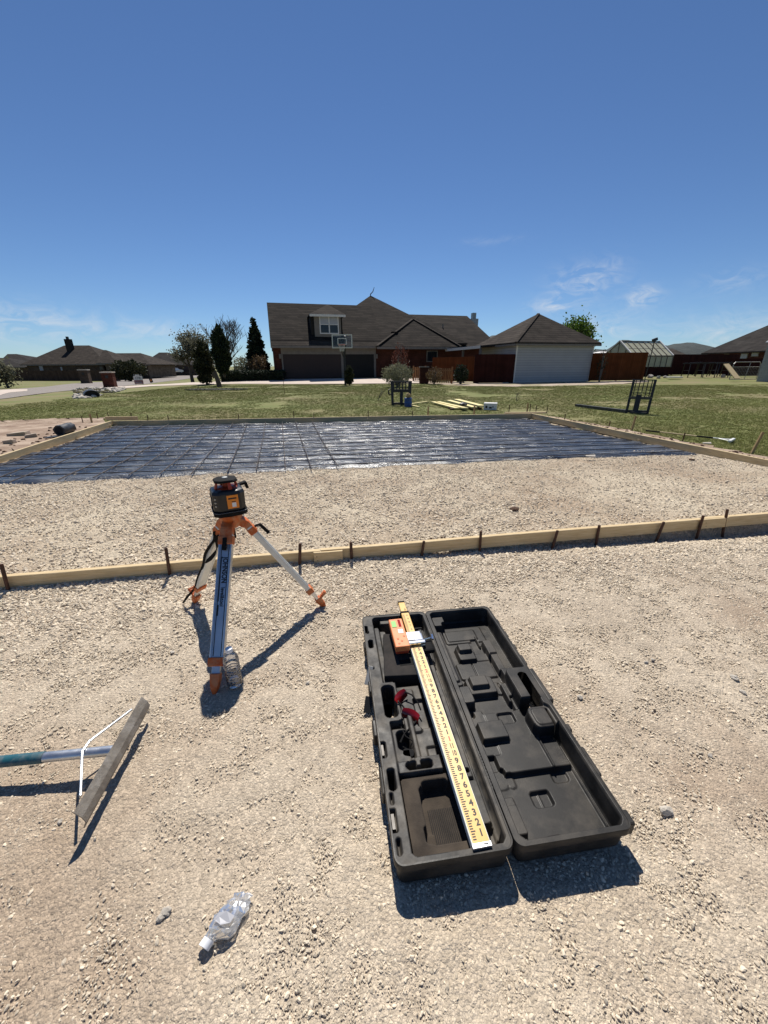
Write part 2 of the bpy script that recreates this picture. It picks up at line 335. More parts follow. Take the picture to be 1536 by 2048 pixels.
M['card'] = mat('white_carton', (.66,.65,.64), .7)
M['poly'] = mat('greenhouse_panel', (.40,.39,.27), .45, (.50,.48,.34), 3, trans=.15)
M['gh_frame'] = mat('greenhouse_frame', (.10,.085,.07), .7, (.16,.14,.12), 5)
M['car_dark'] = mat('dark_car_paint', (.02,.022,.03), .25, coat=.6)
M['car_silver'] = mat('silver_car_paint', (.50,.51,.53), .28, metal=.4, coat=.6)
M['tyre'] = mat('tyre', (.015,.015,.015), .85)
M['sign_white'] = mat('sign_white', (.62,.58,.55), .5)
M['sign_red'] = mat('sign_red', (.20,.025,.035), .5)
M['bark'] = mat('bark', (.065,.048,.035), .95, (.11,.085,.065), 14, bump=.6, bs=20)
M['twig'] = mat('twig', (.095,.085,.07), .95, (.14,.125,.105), 6)
def leafmat(name, c1, c2, tr=.35):
    m = mat(name, c1, .65, c2, 1.4, spec=.3); nt = m.node_tree; N = nt.nodes; L = nt.links; b = N['Principled BSDF']
    t = N.new('ShaderNodeBsdfTranslucent'); x = N.new('ShaderNodeMixShader'); x.inputs[0].default_value = tr
    src = b.inputs['Base Color'].links[0].from_socket; L.new(src, t.inputs[0]); L.new(b.outputs[0], x.inputs[1]); L.new(t.outputs[0], x.inputs[2])
    L.new(x.outputs[0], N['Material Output'].inputs[0]); return m
M['leaf_dark'] = leafmat('juniper_leaf', (.012,.020,.010), (.025,.038,.016), .15)
M['leaf_cedar'] = leafmat('cedar_leaf', (.026,.030,.014), (.050,.052,.024), .2)
M['leaf_oak'] = leafmat('oak_leaf', (.10,.10,.065), (.17,.165,.11), .35)
M['leaf_fresh'] = leafmat('spring_leaf', (.05,.095,.012), (.09,.145,.022), .45)
M['leaf_grey'] = leafmat('sage_leaf', (.15,.155,.095), (.22,.215,.14), .3)
M['leaf_brown'] = leafmat('winter_leaf', (.085,.055,.028), (.15,.10,.05), .3)
M['leaf_red'] = leafmat('red_leaf', (.07,.025,.018), (.12,.045,.03), .3)
M['hill'] = mat('wooded_hill', (.020,.028,.028), .95, (.040,.050,.046), .05, bump=1, bs=.08, bdist=3)
def glass_mat(name, tint, rough=.05):
    m = bpy.data.materials.new(name); m.use_nodes = True; N = m.node_tree.nodes; L = m.node_tree.links; N.clear()
    o = N.new('ShaderNodeOutputMaterial'); g = N.new('ShaderNodeBsdfGlossy'); g.inputs['Roughness'].default_value = rough; t = N.new('ShaderNodeBsdfTransparent'); t.inputs[0].default_value = (*tint, 1)
    x = N.new('ShaderNodeMixShader'); fr = N.new('ShaderNodeFresnel'); fr.inputs[0].default_value = 1.5
    mm = N.new('ShaderNodeMath'); mm.operation = 'MULTIPLY_ADD'; mm.inputs[1].default_value = 1.6; mm.inputs[2].default_value = .05; mm.use_clamp = True; L.new(fr.outputs[0], mm.inputs[0])
    L.new(mm.outputs[0], x.inputs[0]); L.new(t.outputs[0], x.inputs[1]); L.new(g.outputs[0], x.inputs[2]); L.new(x.outputs[0], o.inputs[0]); return m
def pet_mat(name, tint, rough, milk):
    m = glass_mat(name, tint, rough); N = m.node_tree.nodes; L = m.node_tree.links; o = [n for n in N if n.type == 'OUTPUT_MATERIAL'][0]; src = o.inputs[0].links[0].from_socket
    d = N.new('ShaderNodeBsdfTranslucent'); d.inputs[0].default_value = (.75,.77,.80,1); d2 = N.new('ShaderNodeBsdfDiffuse'); d2.inputs[0].default_value = (.72,.74,.77,1); a = N.new('ShaderNodeMixShader'); L.new(d.outputs[0], a.inputs[1]); L.new(d2.outputs[0], a.inputs[2])
    x = N.new('ShaderNodeMixShader'); x.inputs[0].default_value = milk; L.new(src, x.inputs[1]); L.new(a.outputs[0], x.inputs[2]); L.new(x.outputs[0], o.inputs[0]); return m
M['pet'] = pet_mat('clear_bottle', (.95,.96,.97), .06, .10)
M['pet2'] = pet_mat('crumpled_bottle', (.93,.94,.95), .22, .26)
M['water'] = glass_mat('water', (.86,.90,.93), .02)
M['hoop_glass'] = glass_mat('backboard', (.80,.82,.85)); M['hoop_glass'].node_tree.nodes['Math'].inputs[1].default_value = .2; M['hoop_glass'].node_tree.nodes['Math'].inputs[2].default_value = .01

# ------------------------------------------------------------------ scattered pieces (templates and points live in one mesh)
def scatter(name, templates, pts, rot, scl, tid, material, label, cat):
    """templates: list of (verts, faces); pts/rot/scl: n x 3; tid: template number of each point"""
    V = []; Fc = []; at = []; n = 0
    for k, (v, f) in enumerate(templates):
        V.append(np.asarray(v, np.float32)); Fc += [tuple(i+n for i in q) for q in f]; at += [k]*len(v); n += len(v)
    n0 = n; V = np.concatenate(V + [np.asarray(pts, np.float32)])
    me = bpy.data.meshes.new(name); me.from_pydata(V.tolist(), [], Fc)
    a = me.attributes.new('tid', 'INT', 'POINT'); a.data.foreach_set('value', np.array(at + [-1]*len(pts), np.int32))
    a = me.attributes.new('pick', 'INT', 'POINT'); a.data.foreach_set('value', np.concatenate([np.zeros(n0, np.int32), np.asarray(tid, np.int32)]))
    for nm, arr in (('rot', rot), ('scl', scl)):
        a = me.attributes.new(nm, 'FLOAT_VECTOR', 'POINT'); a.data.foreach_set('vector', np.concatenate([np.zeros((n0, 3), np.float32), np.asarray(arr, np.float32)]).ravel())
    ng = bpy.data.node_groups.new(name, 'GeometryNodeTree'); ng.interface.new_socket('Geometry', in_out='INPUT', socket_type='NodeSocketGeometry'); ng.interface.new_socket('Geometry', in_out='OUTPUT', socket_type='NodeSocketGeometry')
    N = ng.nodes; L = ng.links; gi = N.new('NodeGroupInput'); go = N.new('NodeGroupOutput')
    def attr(nm, t):
        x = N.new('GeometryNodeInputNamedAttribute'); x.data_type = t; x.inputs['Name'].default_value = nm; return x.outputs[0]
    def eq(k):
        c = N.new('FunctionNodeCompare'); c.data_type = 'INT'; c.operation = 'EQUAL'; L.new(attr('tid', 'INT'), c.inputs[2]); c.inputs[3].default_value = k; return c.outputs[0]
    def sep(k):
        s = N.new('GeometryNodeSeparateGeometry'); s.domain = 'POINT'; L.new(gi.outputs[0], s.inputs[0]); L.new(eq(k), s.inputs[1]); return s.outputs[0]
    jn = N.new('GeometryNodeJoinGeometry')
    for k in range(len(templates)-1, -1, -1):
        g2i = N.new('GeometryNodeGeometryToInstance'); L.new(sep(k), g2i.inputs[0]); L.new(g2i.outputs[0], jn.inputs[0])
    ip = N.new('GeometryNodeInstanceOnPoints'); L.new(sep(-1), ip.inputs['Points']); L.new(jn.outputs[0], ip.inputs['Instance'])
    ip.inputs['Pick Instance'].default_value = True; L.new(attr('pick', 'INT'), ip.inputs['Instance Index'])
    er = N.new('FunctionNodeEulerToRotation'); L.new(attr('rot', 'FLOAT_VECTOR'), er.inputs[0]); L.new(er.outputs[0], ip.inputs['Rotation']); L.new(attr('scl', 'FLOAT_VECTOR'), ip.inputs['Scale'])
    sm = N.new('GeometryNodeSetMaterial'); sm.inputs['Material'].default_value = material; L.new(ip.outputs[0], sm.inputs[0]); L.new(sm.outputs[0], go.inputs[0])
    o = link(name, me, material, kind='stuff'); md = o.modifiers.new('scatter', 'NODES'); md.node_group = ng
    return tag(o, label, cat)
T0 = (1+5**.5)/2
ICO_V = np.array([(-1,T0,0),(1,T0,0),(-1,-T0,0),(1,-T0,0),(0,-1,T0),(0,1,T0),(0,-1,-T0),(0,1,-T0),(T0,0,-1),(T0,0,1),(-T0,0,-1),(-T0,0,1)])/math.sqrt(1+T0*T0)
ICO_F = [(0,11,5),(0,5,1),(0,1,7),(0,7,10),(0,10,11),(1,5,9),(5,11,4),(11,10,2),(10,7,6),(7,1,8),(3,9,4),(3,4,2),(3,2,6),(3,6,8),(3,8,9),(4,9,5),(2,4,11),(6,2,10),(8,6,7),(9,8,1)]
def rock_template(seed, jag=.28):
    r = np.random.default_rng(seed); v = ICO_V*(1 + r.uniform(-jag, jag, (12, 1))); v = v*np.array([1, r.uniform(.6, .95), r.uniform(.45, .75)])
    return v, ICO_F
ROCKS = [rock_template(k) for k in range(7)]
def rock_mesh(seed, sub=1):
    r = np.random.default_rng(seed); V = [tuple(p) for p in ICO_V]; Fc = list(ICO_F)
    for _ in range(sub):
        cache = {}; nf = []
        def mid(a, b):
            k = (min(a, b), max(a, b))
            if k not in cache: V.append(tuple((np.array(V[a]) + np.array(V[b]))/2)); cache[k] = len(V)-1
            return cache[k]
        for a, b, c in Fc:
            x, y, z = mid(a, b), mid(b, c), mid(c, a); nf += [(a, x, z), (b, y, x), (c, z, y), (x, y, z)]
        Fc = nf
    V = np.array(V); V = V*(1 + r.uniform(-.13, .13, (len(V), 1))); 
    for _ in range(5):                                       # cut flat facets
        n = r.normal(size=3); n /= np.linalg.norm(n); d = V @ n; lim = r.uniform(.55, .8); V = V - np.outer(np.maximum(d - lim, 0), n)
    return V, Fc

# ------------------------------------------------------------------ form corners
NL, NR, FR, FL = (-4.68, 1.70), (5.44, 3.46), (3.87, 10.42), (-6.50, 9.42)
FORM_TOP = .10
def near_y(x): return NL[1] + (x - NL[0])*(NR[1] - NL[1])/(NR[0] - NL[0])
def left_x(y): return NL[0] + (y - NL[1])*(FL[0] - NL[0])/(FL[1] - NL[1])
def right_x(y): return NR[0] + (y - NR[1])*(FR[0] - NR[0])/(FR[1] - NR[1])
def far_y(x): return FL[1] + (x - FL[0])*(FR[1] - FL[1])/(FR[0] - FL[0])
def bed_z(x, y): return .058 - .088*sst(3.0, 7.5, y) + .008*vnoise(np.asarray(x, float)*2, np.asarray(y, float)*2, 3)
def pad_z(x, y):
    x = np.asarray(x, float); y = np.asarray(y, float); d = near_y(x) - y
    z = .012*vnoise(x*1.3, y*1.3, 1) + .010*vnoise(x*4, y*4, 2)
    z = z + .020*np.exp(-((d-.02)/.10)**2)*sst(.6, -.6, x)                      # gravel pushed up against the board at the left
    z = z - .055*np.exp(-((d-.02)/.13)**2)*sst(.3, 2.2, x) - .02*np.exp(-((d-.1)/.25)**2)*sst(1.5, 3.0, x)   # scraped trench under it at the right
    z = z - .015*np.exp(-(((x-.42)/.16)**2 + ((d-.02)/.08)**2))
    return z
# ------------------------------------------------------------------ the ground sheet
def build_ground():
    xs = np.concatenate([[-6000,-3000,-1500,-700,-350,-200,-140,-100], np.arange(-80,-30,4), np.arange(-30,-10,1), np.arange(-10,10,.35), np.arange(10,40,1.5), [45,55,70,100,140,200,350,700,1500,3000,6000]])
    ys = np.concatenate([[-60,-20,-8], np.arange(-4,14,.35), np.arange(14,45,.75), np.arange(45,100,4), [105,120,150,200,300,500,900,1600,3000,6500]])
    X, Y = np.meshgrid(xs, ys); Z = terrain(X, Y) + .03*vnoise(X*.35, Y*.35, 5)*sst(9, 13, Y) + .03*vnoise(X*.9, Y*.9, 6)*sst(10, 12, Y)
    infm = (Y > near_y(X)-.1) & (Y < far_y(X)) & (X > left_x(Y)) & (X < right_x(Y))
    padm = (Y < near_y(X)-.05) & (Y > -2.5) & (np.abs(X) < 6.4)
    Z = np.where(infm | padm, -.30, Z)
    me = np_mesh('ground', np.stack([X, Y, Z], -1).reshape(-1, 3), grid_faces(len(xs), len(ys)))
    me.polygons.foreach_set('use_smooth', [True]*len(me.polygons))
    o = link('ground', me, M['lawn']); o['kind'] = 'structure'; return o
build_ground()
def strip_mesh(name, L0, R0, m, lift=.004, n=40, kind='structure', noise=0.0):
    """a sheet between two polylines of (x, y), laid on the terrain"""
    def resample(P):
        P = np.array(P, float); d = np.concatenate([[0], np.cumsum(np.hypot(*np.diff(P, axis=0).T))]); t = np.linspace(0, d[-1], n)
        return np.stack([np.interp(t, d, P[:, 0]), np.interp(t, d, P[:, 1])], -1)
    A, B = resample(L0), resample(R0); k = 9; V = []
    for j in range(k):
        w = j/(k-1); P = A*(1-w) + B*w
        if noise and j in (0, k-1): P = P + RNG.normal(0, noise, P.shape)
        V.append(np.stack([P[:, 0], P[:, 1], terrain(P[:, 0], P[:, 1]) + lift + .016], -1))
    me = np_mesh(name, np.concatenate(V), grid_faces(n, k)); me.polygons.foreach_set('use_smooth', [True]*len(me.polygons))
    o = link(name, me, m); o['kind'] = kind; return o
# near pad and bed inside the form
def build_pad():
    xs = np.concatenate([np.arange(-7, -3.2, .08), np.arange(-3.2, 3.8, .0115), np.arange(3.8, 7, .08)]); nt = 300
    tt = np.concatenate([np.linspace(-2.6, .25, 20), np.linspace(.27, 1, nt)])
    X = np.repeat(xs[None], len(tt), 0); Y = np.where(tt[:, None] <= .25, tt[:, None], .25 + (tt[:, None]-.25)/.75*(near_y(X)+.02-.25))
    Z = pad_z(X, Y)
    f = .0026*vnoise(X*55, Y*55, 11) + .0042*vnoise(X*28, Y*28, 12)*(.6 + vnoise(X*2, Y*2, 13)) + .0045*vnoise(X*12, Y*12, 14)
    Z = Z + f*1.5
    me = np_mesh('gravel_pad', np.stack([X, Y, Z], -1).reshape(-1, 3), grid_faces(len(xs), len(tt)))
    me.polygons.foreach_set('use_smooth', [True]*len(me.polygons))
    o = link('gravel_pad', me, M['fines']); o['kind'] = 'structure'
    nx, ny = 420, 260; S, T = np.meshgrid(np.linspace(0, 1, nx), np.linspace(0, 1, ny))
    c = [np.array(p) for p in (NL, NR, FR, FL)]
    P = (c[0][None, None]*(1-S[..., None]) + c[1]*S[..., None])*(1-T[..., None]) + (c[3]*(1-S[..., None]) + c[2]*S[..., None])*T[..., None]
    X, Y = P[..., 0], P[..., 1]; Z = bed_z(X, Y) + .010*vnoise(X*18, Y*18, 15)
    hole = np.exp(-(((X-.42)/.2)**2 + ((Y-near_y(X)-.07)/.09)**2)); Z = Z - .035*hole
    Y[0] = Y[0] - .03; Z[0] = -.12                          # the bed's edge slopes down under the board
    me = np_mesh('gravel_bed', np.stack([X, Y, Z], -1).reshape(-1, 3), grid_faces(nx, ny)); me.polygons.foreach_set('use_smooth', [True]*len(me.polygons))
    o = link('gravel_bed', me, M['bed']); o['kind'] = 'structure'
build_pad()
# loose stones
CASE_O, CASE_A = (.023, .602), math.radians(7.5)
def in_case(x, y, mrg=0.0):
    dx, dy = x - CASE_O[0], y - CASE_O[1]; u = dx*math.cos(CASE_A) + dy*math.sin(CASE_A); v = -dx*math.sin(CASE_A) + dy*math.cos(CASE_A)
    return (u > -mrg) & (u < .675+mrg) & (v > -mrg) & (v < 1.08+mrg)
def scatter_stones():
    n = 330000; y = .25 + (3.2-.25)*RNG.random(n)**.85; x = RNG.uniform(-1, 1, n)*(.55 + y*1.02)
    d = near_y(x) - y
    dens = .50 + .8*np.exp(-(d/.65)**2) + .50*np.clip(vnoise(x*1.5, y*1.5, 21)*1.6, -.4, 1) + .8*np.clip(vnoise(x*6, y*6, 22), -.35, 1)
    k = (d > -.01) & (RNG.random(n) < dens) & ~in_case(x, y, -.01); x, y = x[k], y[k]; d = d[k]; n = len(x)
    s = np.exp(RNG.normal(math.log(.0028), .50, n)); s = np.clip(s, .0014, .0100)*(.84 + .16*sst(.7, 1.6, y)); s *= 1 + .95*np.exp(-(d/.65)**2)
    z = pad_z(x, y) + s*.12
    scl = np.stack([s, s*RNG.uniform(.7, 1, n), s*RNG.uniform(.6, 1, n)], -1)
    rot = np.stack([RNG.normal(0, .35, n), RNG.normal(0, .35, n), RNG.uniform(0, 2*PI, n)], -1)
    scatter('loose_stones', ROCKS, np.stack([x, y, z], -1), rot, scl, RNG.integers(0, len(ROCKS), n), M['pebble'], 'loose pale limestone chips scattered over the packed gravel in front', 'gravel')
    n = 190000; y = RNG.uniform(1.7, 6.3, n); x = RNG.uniform(-5.6, 5.4, n)
    k = (y > near_y(x)+.03) & (y < 4.35 + (x+4.39)*.18 + .55) & (x > left_x(y)) & (x < right_x(y)) & (np.abs(x) < .3 + y*1.08); x, y = x[k], y[k]; n = len(x)
    keep = RNG.random(n) < .75 - .38*sst(-.5, 2.5, x)*sst(2.6, 3.8, y) + .5*vnoise(x*1.1, y*1.1, 31); x, y = x[keep], y[keep]; n = len(x)
    s = np.clip(np.exp(RNG.normal(math.log(.0072), .36, n)), .0035, .019)
    hole = np.exp(-(((x-.42)/.2)**2 + ((y-near_y(x)-.07)/.09)**2))
    z = bed_z(x, y) + s*.3 - .035*hole
    scl = np.stack([s, s*RNG.uniform(.7, 1, n), s*RNG.uniform(.6, 1, n)], -1); rot = np.stack([RNG.normal(0, .4, n), RNG.normal(0, .4, n), RNG.uniform(0, 2*PI, n)], -1)
    scatter('bed_gravel', ROCKS, np.stack([x, y, z], -1), rot, scl, RNG.integers(0, len(ROCKS), n), M['pebble_bed'], 'crushed limestone gravel spread inside the wooden form', 'gravel')
scatter_stones()
# ------------------------------------------------------------------ street, driveway, verge (left and back)
def pl(*pix): return [tuple(GT(a, b)[:2]) for a, b in pix]
strip_mesh('road', pl((-260,826),(0,800),(100,786),(200,776),(300,768),(340,762),(396,754.5),(430,751)), pl((-260,792),(0,780),(100,773),(180,765),(200,764.5),(257,758),(398,749),(432,747)), M['asphalt'], .012, 60)
strip_mesh('driveway', pl((190,780),(300,773.5),(420,769.5),(480,768.5),(560,769),(700,768.5),(850,767)), pl((200,775),(300,770),(415,766),(440,763),(560,759),(700,757.5),(850,757)), M['concrete'], .024, 60)
strip_mesh('bare_verge', pl((850,768),(930,772),(1010,774),(1120,773),(1245,768.5),(1300,764)), pl((850,762),(930,764),(1010,766),(1120,766),(1200,763),(1290,760)), M['verge'], .008, 60, noise=.12)
strip_mesh('bare_dirt', [(float(left_x(y))-.05, y) for y in (3.6, 4.6, 6, 7.5, 8.6, 9.3)], pl((-300,852),(-60,846),(40,842),(120,838),(205,838)), M['dirt'], .010, 60, noise=.06)
strip_mesh('dirt_strip', [(FL[0]-.3, FL[1]+.02), (FR[0], FR[1]+.02), (FR[0]+.1, FR[1]-.1), (right_x(6.5)+.03, 6.5), (right_x(4)+.03, 4.0)], [(FL[0]-.2, FL[1]+.45), (FR[0]-.1, FR[1]+.5), (FR[0]+.6, FR[1]-.1), (right_x(6.5)+.62, 6.5), (right_x(4)+.5, 4.0)], M['dirt'], .012, 120, noise=.05)
strip_mesh('far_path', pl((0,792),(20,786),(55,782.5)), pl((0,781),(30,779),(55,779)), M['concrete'], .02, 12)
# dirt clods along the form
def scatter_clods():
    P = []
    for _ in range(420):
        t = random.random(); x = FL[0] + (FR[0]-FL[0])*t; w = 1 if .28 < t < .62 else .35
        if random.random() < w: P.append((x, far_y(x)+.08+abs(random.gauss(0, .16)), random.uniform(.015, .045)))
    for _ in range(420):
        y = random.uniform(4.2, 10.3); P.append((right_x(y)+.08+abs(random.gauss(0, .22)), y, random.uniform(.012, .04)))
    for _ in range(110):
        y = random.uniform(4.6, 9.0); P.append((left_x(y)-.08-abs(random.gauss(0, .8)), y, random.uniform(.012, .045)))
    for _ in range(70):
        x = random.gauss(.45, .16); P.append((x, near_y(x)+.05+abs(random.gauss(0, .06)), random.uniform(.006, .016)))
    P = np.array(P); n = len(P)
    pts = np.stack([P[:, 0], P[:, 1], np.where(P[:, 1] < 4, .025, 0) + terrain(P[:, 0], P[:, 1]) + .02 + P[:, 2]*.3], -1); s = P[:, 2:3]*np.array([[1, .9, .8]])
    scatter('dirt_clods', ROCKS, pts, np.stack([RNG.normal(0, .4, n), RNG.normal(0, .4, n), RNG.uniform(0, 6.28, n)], -1), s, RNG.integers(0, 7, n), M['clod'], 'dark brown dirt clods heaped along the outside of the form boards', 'dirt')
scatter_clods()
# grass
def grass_template(seed, nb=11):
    r = np.random.default_rng(seed); V = []; Fc = []
    for _ in range(nb):
        a = r.uniform(0, 2*PI); p = np.array([r.normal(0, .55), r.normal(0, .55), 0]); l = r.uniform(.55, 1.1); lean = r.uniform(.15, .8)
        d = np.array([math.cos(a), math.sin(a), 0]); w = np.array([-d[1], d[0], 0])*.045
        b = p + d*lean*l*.4 + np.array([0, 0, l*.6]); t = p + d*lean*l + np.array([0, 0, l*.85]); n = len(V)
        V += [p-w, p+w, b+w*.8, b-w*.8, t]; Fc += [(n, n+1, n+2, n+3), (n+3, n+2, n+4)]
    return np.array(V), Fc
def scatter_grass():
    tp = [grass_template(k) for k in range(5)]; P = []
    n = 300000; y = 3.5 + 27*RNG.random(n)**1.25; x = RNG.uniform(-1, 1, n)*(1.5 + y*1.06)
    out = (y > far_y(x)+.12+.3*RNG.random(n)) | (x > right_x(y)+.25+.5*RNG.random(n)) | (x < left_x(y)-2.3-1.2*RNG.random(n))
    k = out & ~((x < -4) & (y < 7)); x, y = x[k], y[k]
    dirt = (x < left_x(y)) & (y < 8.6 - .2*(x+6)) ; k = ~dirt; x, y = x[k], y[k]
    ry = 28.6 + .0*x; k = y < np.where(x > 4, 25.5, 28.7); x, y = x[k], y[k]
    k = ~((x < -14) & (y > 18 + (x+22)*-.9)); x, y = x[k], y[k]
    bare = vnoise(x*.5, y*.5, 41) + .5*vnoise(x*2, y*2, 42); k = bare > -.42 + .25*RNG.random(len(x)); x, y = x[k], y[k]; n = len(x)
    s = RNG.uniform(.016, .034, n)*(1 + .6*sst(12, 28, y)); z = terrain(x, y) + .005
    scatter('lawn_grass', tp, np.stack([x, y, z], -1), np.stack([RNG.normal(0, .15, n), RNG.normal(0, .15, n), RNG.uniform(0, 6.28, n)], -1), np.stack([s*1.5, s*1.5, s], -1), RNG.integers(0, 5, n), M['grass'], 'short patchy lawn grass between the form and the houses', 'grass')
scatter_grass()
# hills on the skyline
def hill(px0, px1, tops, Y, label):
    px = np.linspace(px0, px1, 70); pt = np.interp(px, [t[0] for t in tops], [t[1] for t in tops]) + .9*RNG.normal(size=70)
    V = []; k = 6; dep = [0, 60, 150, 260, 400, 600]; fr = [0, .45, .8, 1.0, .7, 0]
    for j in range(k):
        for a, b in zip(px, pt):
            p = D(a, b, Y); V.append((p.x*(1+dep[j]/Y*.4), Y + dep[j]-260, -3 + (p.z+3)*fr[j]))
    me = np_mesh('hills', V, grid_faces(70, k)); o = link('hills', me, M['hill']); o['kind'] = 'structure'; return o
hill(860, 1700, [(860,729),(920,700),(965,672),(1010,668),(1090,700),(1190,700),(1215,679),(1250,684),(1290,690),(1345,684),(1375,697),(1420,692),(1460,690),(1560,694),(1700,700)], 1500, '')
hill(-300, 420, [(-300,722),(0,716),(60,722),(100,716),(150,722),(300,726),(420,730)], 1600, '')

# ------------------------------------------------------------------ form boards, cleats and stakes
def board(p, q, top, h, th, m, label, group, name='form_board', out=0.0):
    p, q = Vector((p[0], p[1], 0)), Vector((q[0], q[1], 0)); d = (q-p).normalized(); n = Vector((d.y, -d.x, 0))*out
    L_ = (q-p).length; mb = MB()
    k = max(2, int(L_/.5)); loops = []
    for i in range(k+1):                                     # a slight bow and uneven arrises
        t = i/k; wob = .004*math.sin(3.1*t*PI + L_) ; dz = random.uniform(-.0015, .0015); c = .003
        pts = [(-th/2, -h), (th/2, -h), (th/2, -c+dz), (th/2-c, dz), (-th/2+c, dz), (-th/2, -c+dz)]
        loops.append([(L_*t, wob + a, b) for a, b in pts])
    o = mb.rings(loops).build(name, m); o.location = p + n + Vector((0, 0, top)); o.rotation_euler = (0, 0, math.atan2(d.y, d.x))
    return tag(o, label, 'board', group)
def nails(o, pts, th):
    for x, z in pts: MB().tube([(x, -th/2-.0015, z), (x, -th/2+.004, z)], .0035, 8).build('nail_head', M['rust'], o)
def on_near(px):                           # point of the near board line under a photo column
    lo, hi = NL[0], NR[0]
    for _ in range(50):
        mx = (lo+hi)/2; p = (mx, near_y(mx), FORM_TOP); r = project(p)[0]
        if r < px: lo = mx
        else: hi = mx
    return (mx, near_y(mx))
def project(p):
    x, y, z = p[0], p[1], p[2]-CAM_H; fw = y*math.cos(PITCH) - z*math.sin(PITCH); up = y*math.sin(PITCH) + z*math.cos(PITCH)
    x /= fw; up /= fw; return 768 + (x*math.cos(ROLL) - up*math.sin(ROLL))*F_PX, 1024 - (x*math.sin(ROLL) + up*math.cos(ROLL))*F_PX
GB = 'form boards around the slab bed'
b1, b2, b3 = on_near(640), on_near(1402), on_near(1500)
board(NL, b1, .100, .089, .038, M['pine'], 'pine form board passing behind the tripod at the near left', GB)
board((b1[0]+.004, b1[1]), b2, .104, .089, .038, M['pine'], 'long pine form board behind the open black case', GB)
board((b2[0]+.004, b2[1]), NR, .108, .089, .038, M['pine'], 'pine form board running out of the picture at the near right', GB)
c0, c1 = on_near(627), on_near(684)
nails(board(c0, c1, .098, .086, .020, M['pine'], 'short pine cleat with nail heads over the joint right of the tripod', GB, 'splice_cleat', .031), ((.02,-.03),(.025,-.06),(.075,-.035),(.08,-.065),(.125,-.03),(.13,-.06)), .020)
c0, c1 = on_near(1398), on_near(1448)
nails(board(c0, c1, .109, .080, .020, M['pine'], 'short pine cleat between two stakes at the near right', GB, 'splice_cleat', .031), ((.03,-.03),(.04,-.06),(.11,-.03),(.12,-.055)), .020)
board((NL[0], NL[1]+.03), FL, .105, .150, .038, M['pine_old'], 'form board along the left side beside the black roll', GB)
board((FL[0]+.03, FL[1]+.01), (-.4, far_y(-.4)), .100, .125, .038, M['pine_old'], 'left half of the far form board beyond the plastic', GB)
board((-.395, far_y(-.395)), (FR[0], FR[1]-.02), .103, .125, .038, M['pine_old'], 'right half of the far form board beyond the plastic', GB)
board((FR[0]+.02, FR[1]), (NR[0], NR[1]-.03), .105, .120, .038, M['pine_old'], 'form board receding along the right side of the bed', GB)
a = G(205, 838, .12); b = G(268, 838, .12)
board((a.x, a.y+.12), (b.x, b.y+.15), .165, .089, .038, M['pine_old'], 'loose board lying behind the far left form corner', GB, 'loose_board')
a = G(1012, 826, .1); b = G(1090, 824, .1)
board((a.x, a.y+.1), (b.x, b.y-.05), .11, .038, .089, M['pine_old'], 'loose board lying behind the far right form corner', GB, 'loose_board')
def stake(px, ytop, ybot, label, group, pos=None, wood=False, out=.036, lean=0.0, lean2=0.0):
    x, y = pos; h = .5
    mb = MB(); r = .0095
    if wood: mb.bar((0,0,-.2),(0,0,h),.045,.022,(1,0,0)); mb.v = [v for v in mb.v]
    else:
        mb.tube([(0,0,-.2),(0,0,h-.006),(0,0,h)], [r, r, r*.8], 8)
    o = mb.build('wooden_stake' if wood else 'steel_stake', M['wood_stake'] if wood else M['rust'], smooth=not wood)
    return tag(o, label, 'stake', group)
GS = 'steel stakes along the near form board'
near_st = [(18,1127,1205,.10),(338,1096,1172,.07),(598,1086,1146,.10),(702,1084,1138,-.02),(841,1081,1130,.13),(958,1062,1112,-.03),(1104,1060,1104,.15),(1192,1050,1092,-.02),(1314,1043,1086,.16),(1396,1031,1074,0.0),(1446,1018,1072,-.15)]
for i, (px, yt, yb, ln) in enumerate(near_st):
    x, y = on_near(px); nx, ny = .17/1.0146, -1/1.0146
    p = Vector((x + nx*.034, y + ny*.034, 0))
    lo, hi = 0.0, .5                                          # height whose top reaches the photo row
    for _ in range(40):
        m_ = (lo+hi)/2
        if project((p.x, p.y, m_))[1] > yt: lo = m_
        else: hi = m_
    r = .0105; mb = MB().tube([(-ln*.30,0,-.25),(0,0,0),(ln*m_*.9,0,m_-.005),(ln*m_*.9,0,m_)], [r,r,r,r*.75], 8)
    o = mb.build('steel_stake', M['rust'], smooth=True); o.location = (p.x, p.y - .01*(ln > .08), 0); o.rotation_euler = (0, 0, math.atan2(NR[1]-NL[1], NR[0]-NL[0]))
    tag(o, f'rusty steel stake against the near form board, {ORD[i]} from the left', 'stake', GS)
def simple_stake(px, yt, base, wood, label, group, lean=0.0, r=.0105):
    x, y = base[0], base[1]; z0 = float(terrain(x, y)); lo, hi = 0.0, 1.2
    for _ in range(40):
        m_ = (lo+hi)/2
        if project((x, y, m_))[1] > yt: lo = m_
        else: hi = m_
    mb = MB(); hh = m_ - z0
    if wood: mb.bar((0,0,-.15),(lean*hh,0,hh),.040,.022,(1,0,0), .036, .02)
    else: mb.tube([(0,0,-.15),(lean*hh,0,hh-.004),(lean*hh,0,hh)],[r,r,r*.7],6)
    o = mb.build('wooden_stake' if wood else 'steel_stake', M['wood_stake'] if wood else M['rust']); o.location = (x, y, z0)
    tag(o, label, 'stake', group)
far_st = [(306,829),(343,830),(475,828),(583,822),(623,827),(735,821),(829,822)]
for i, (px, yt) in enumerate(far_st):
    x = G(px, 838, .1).x
    simple_stake(px, yt, (x, far_y(x)+.035), False, f'thin steel stake behind the far form board, {ORD[i]} from the left', 'steel stakes along the far board')
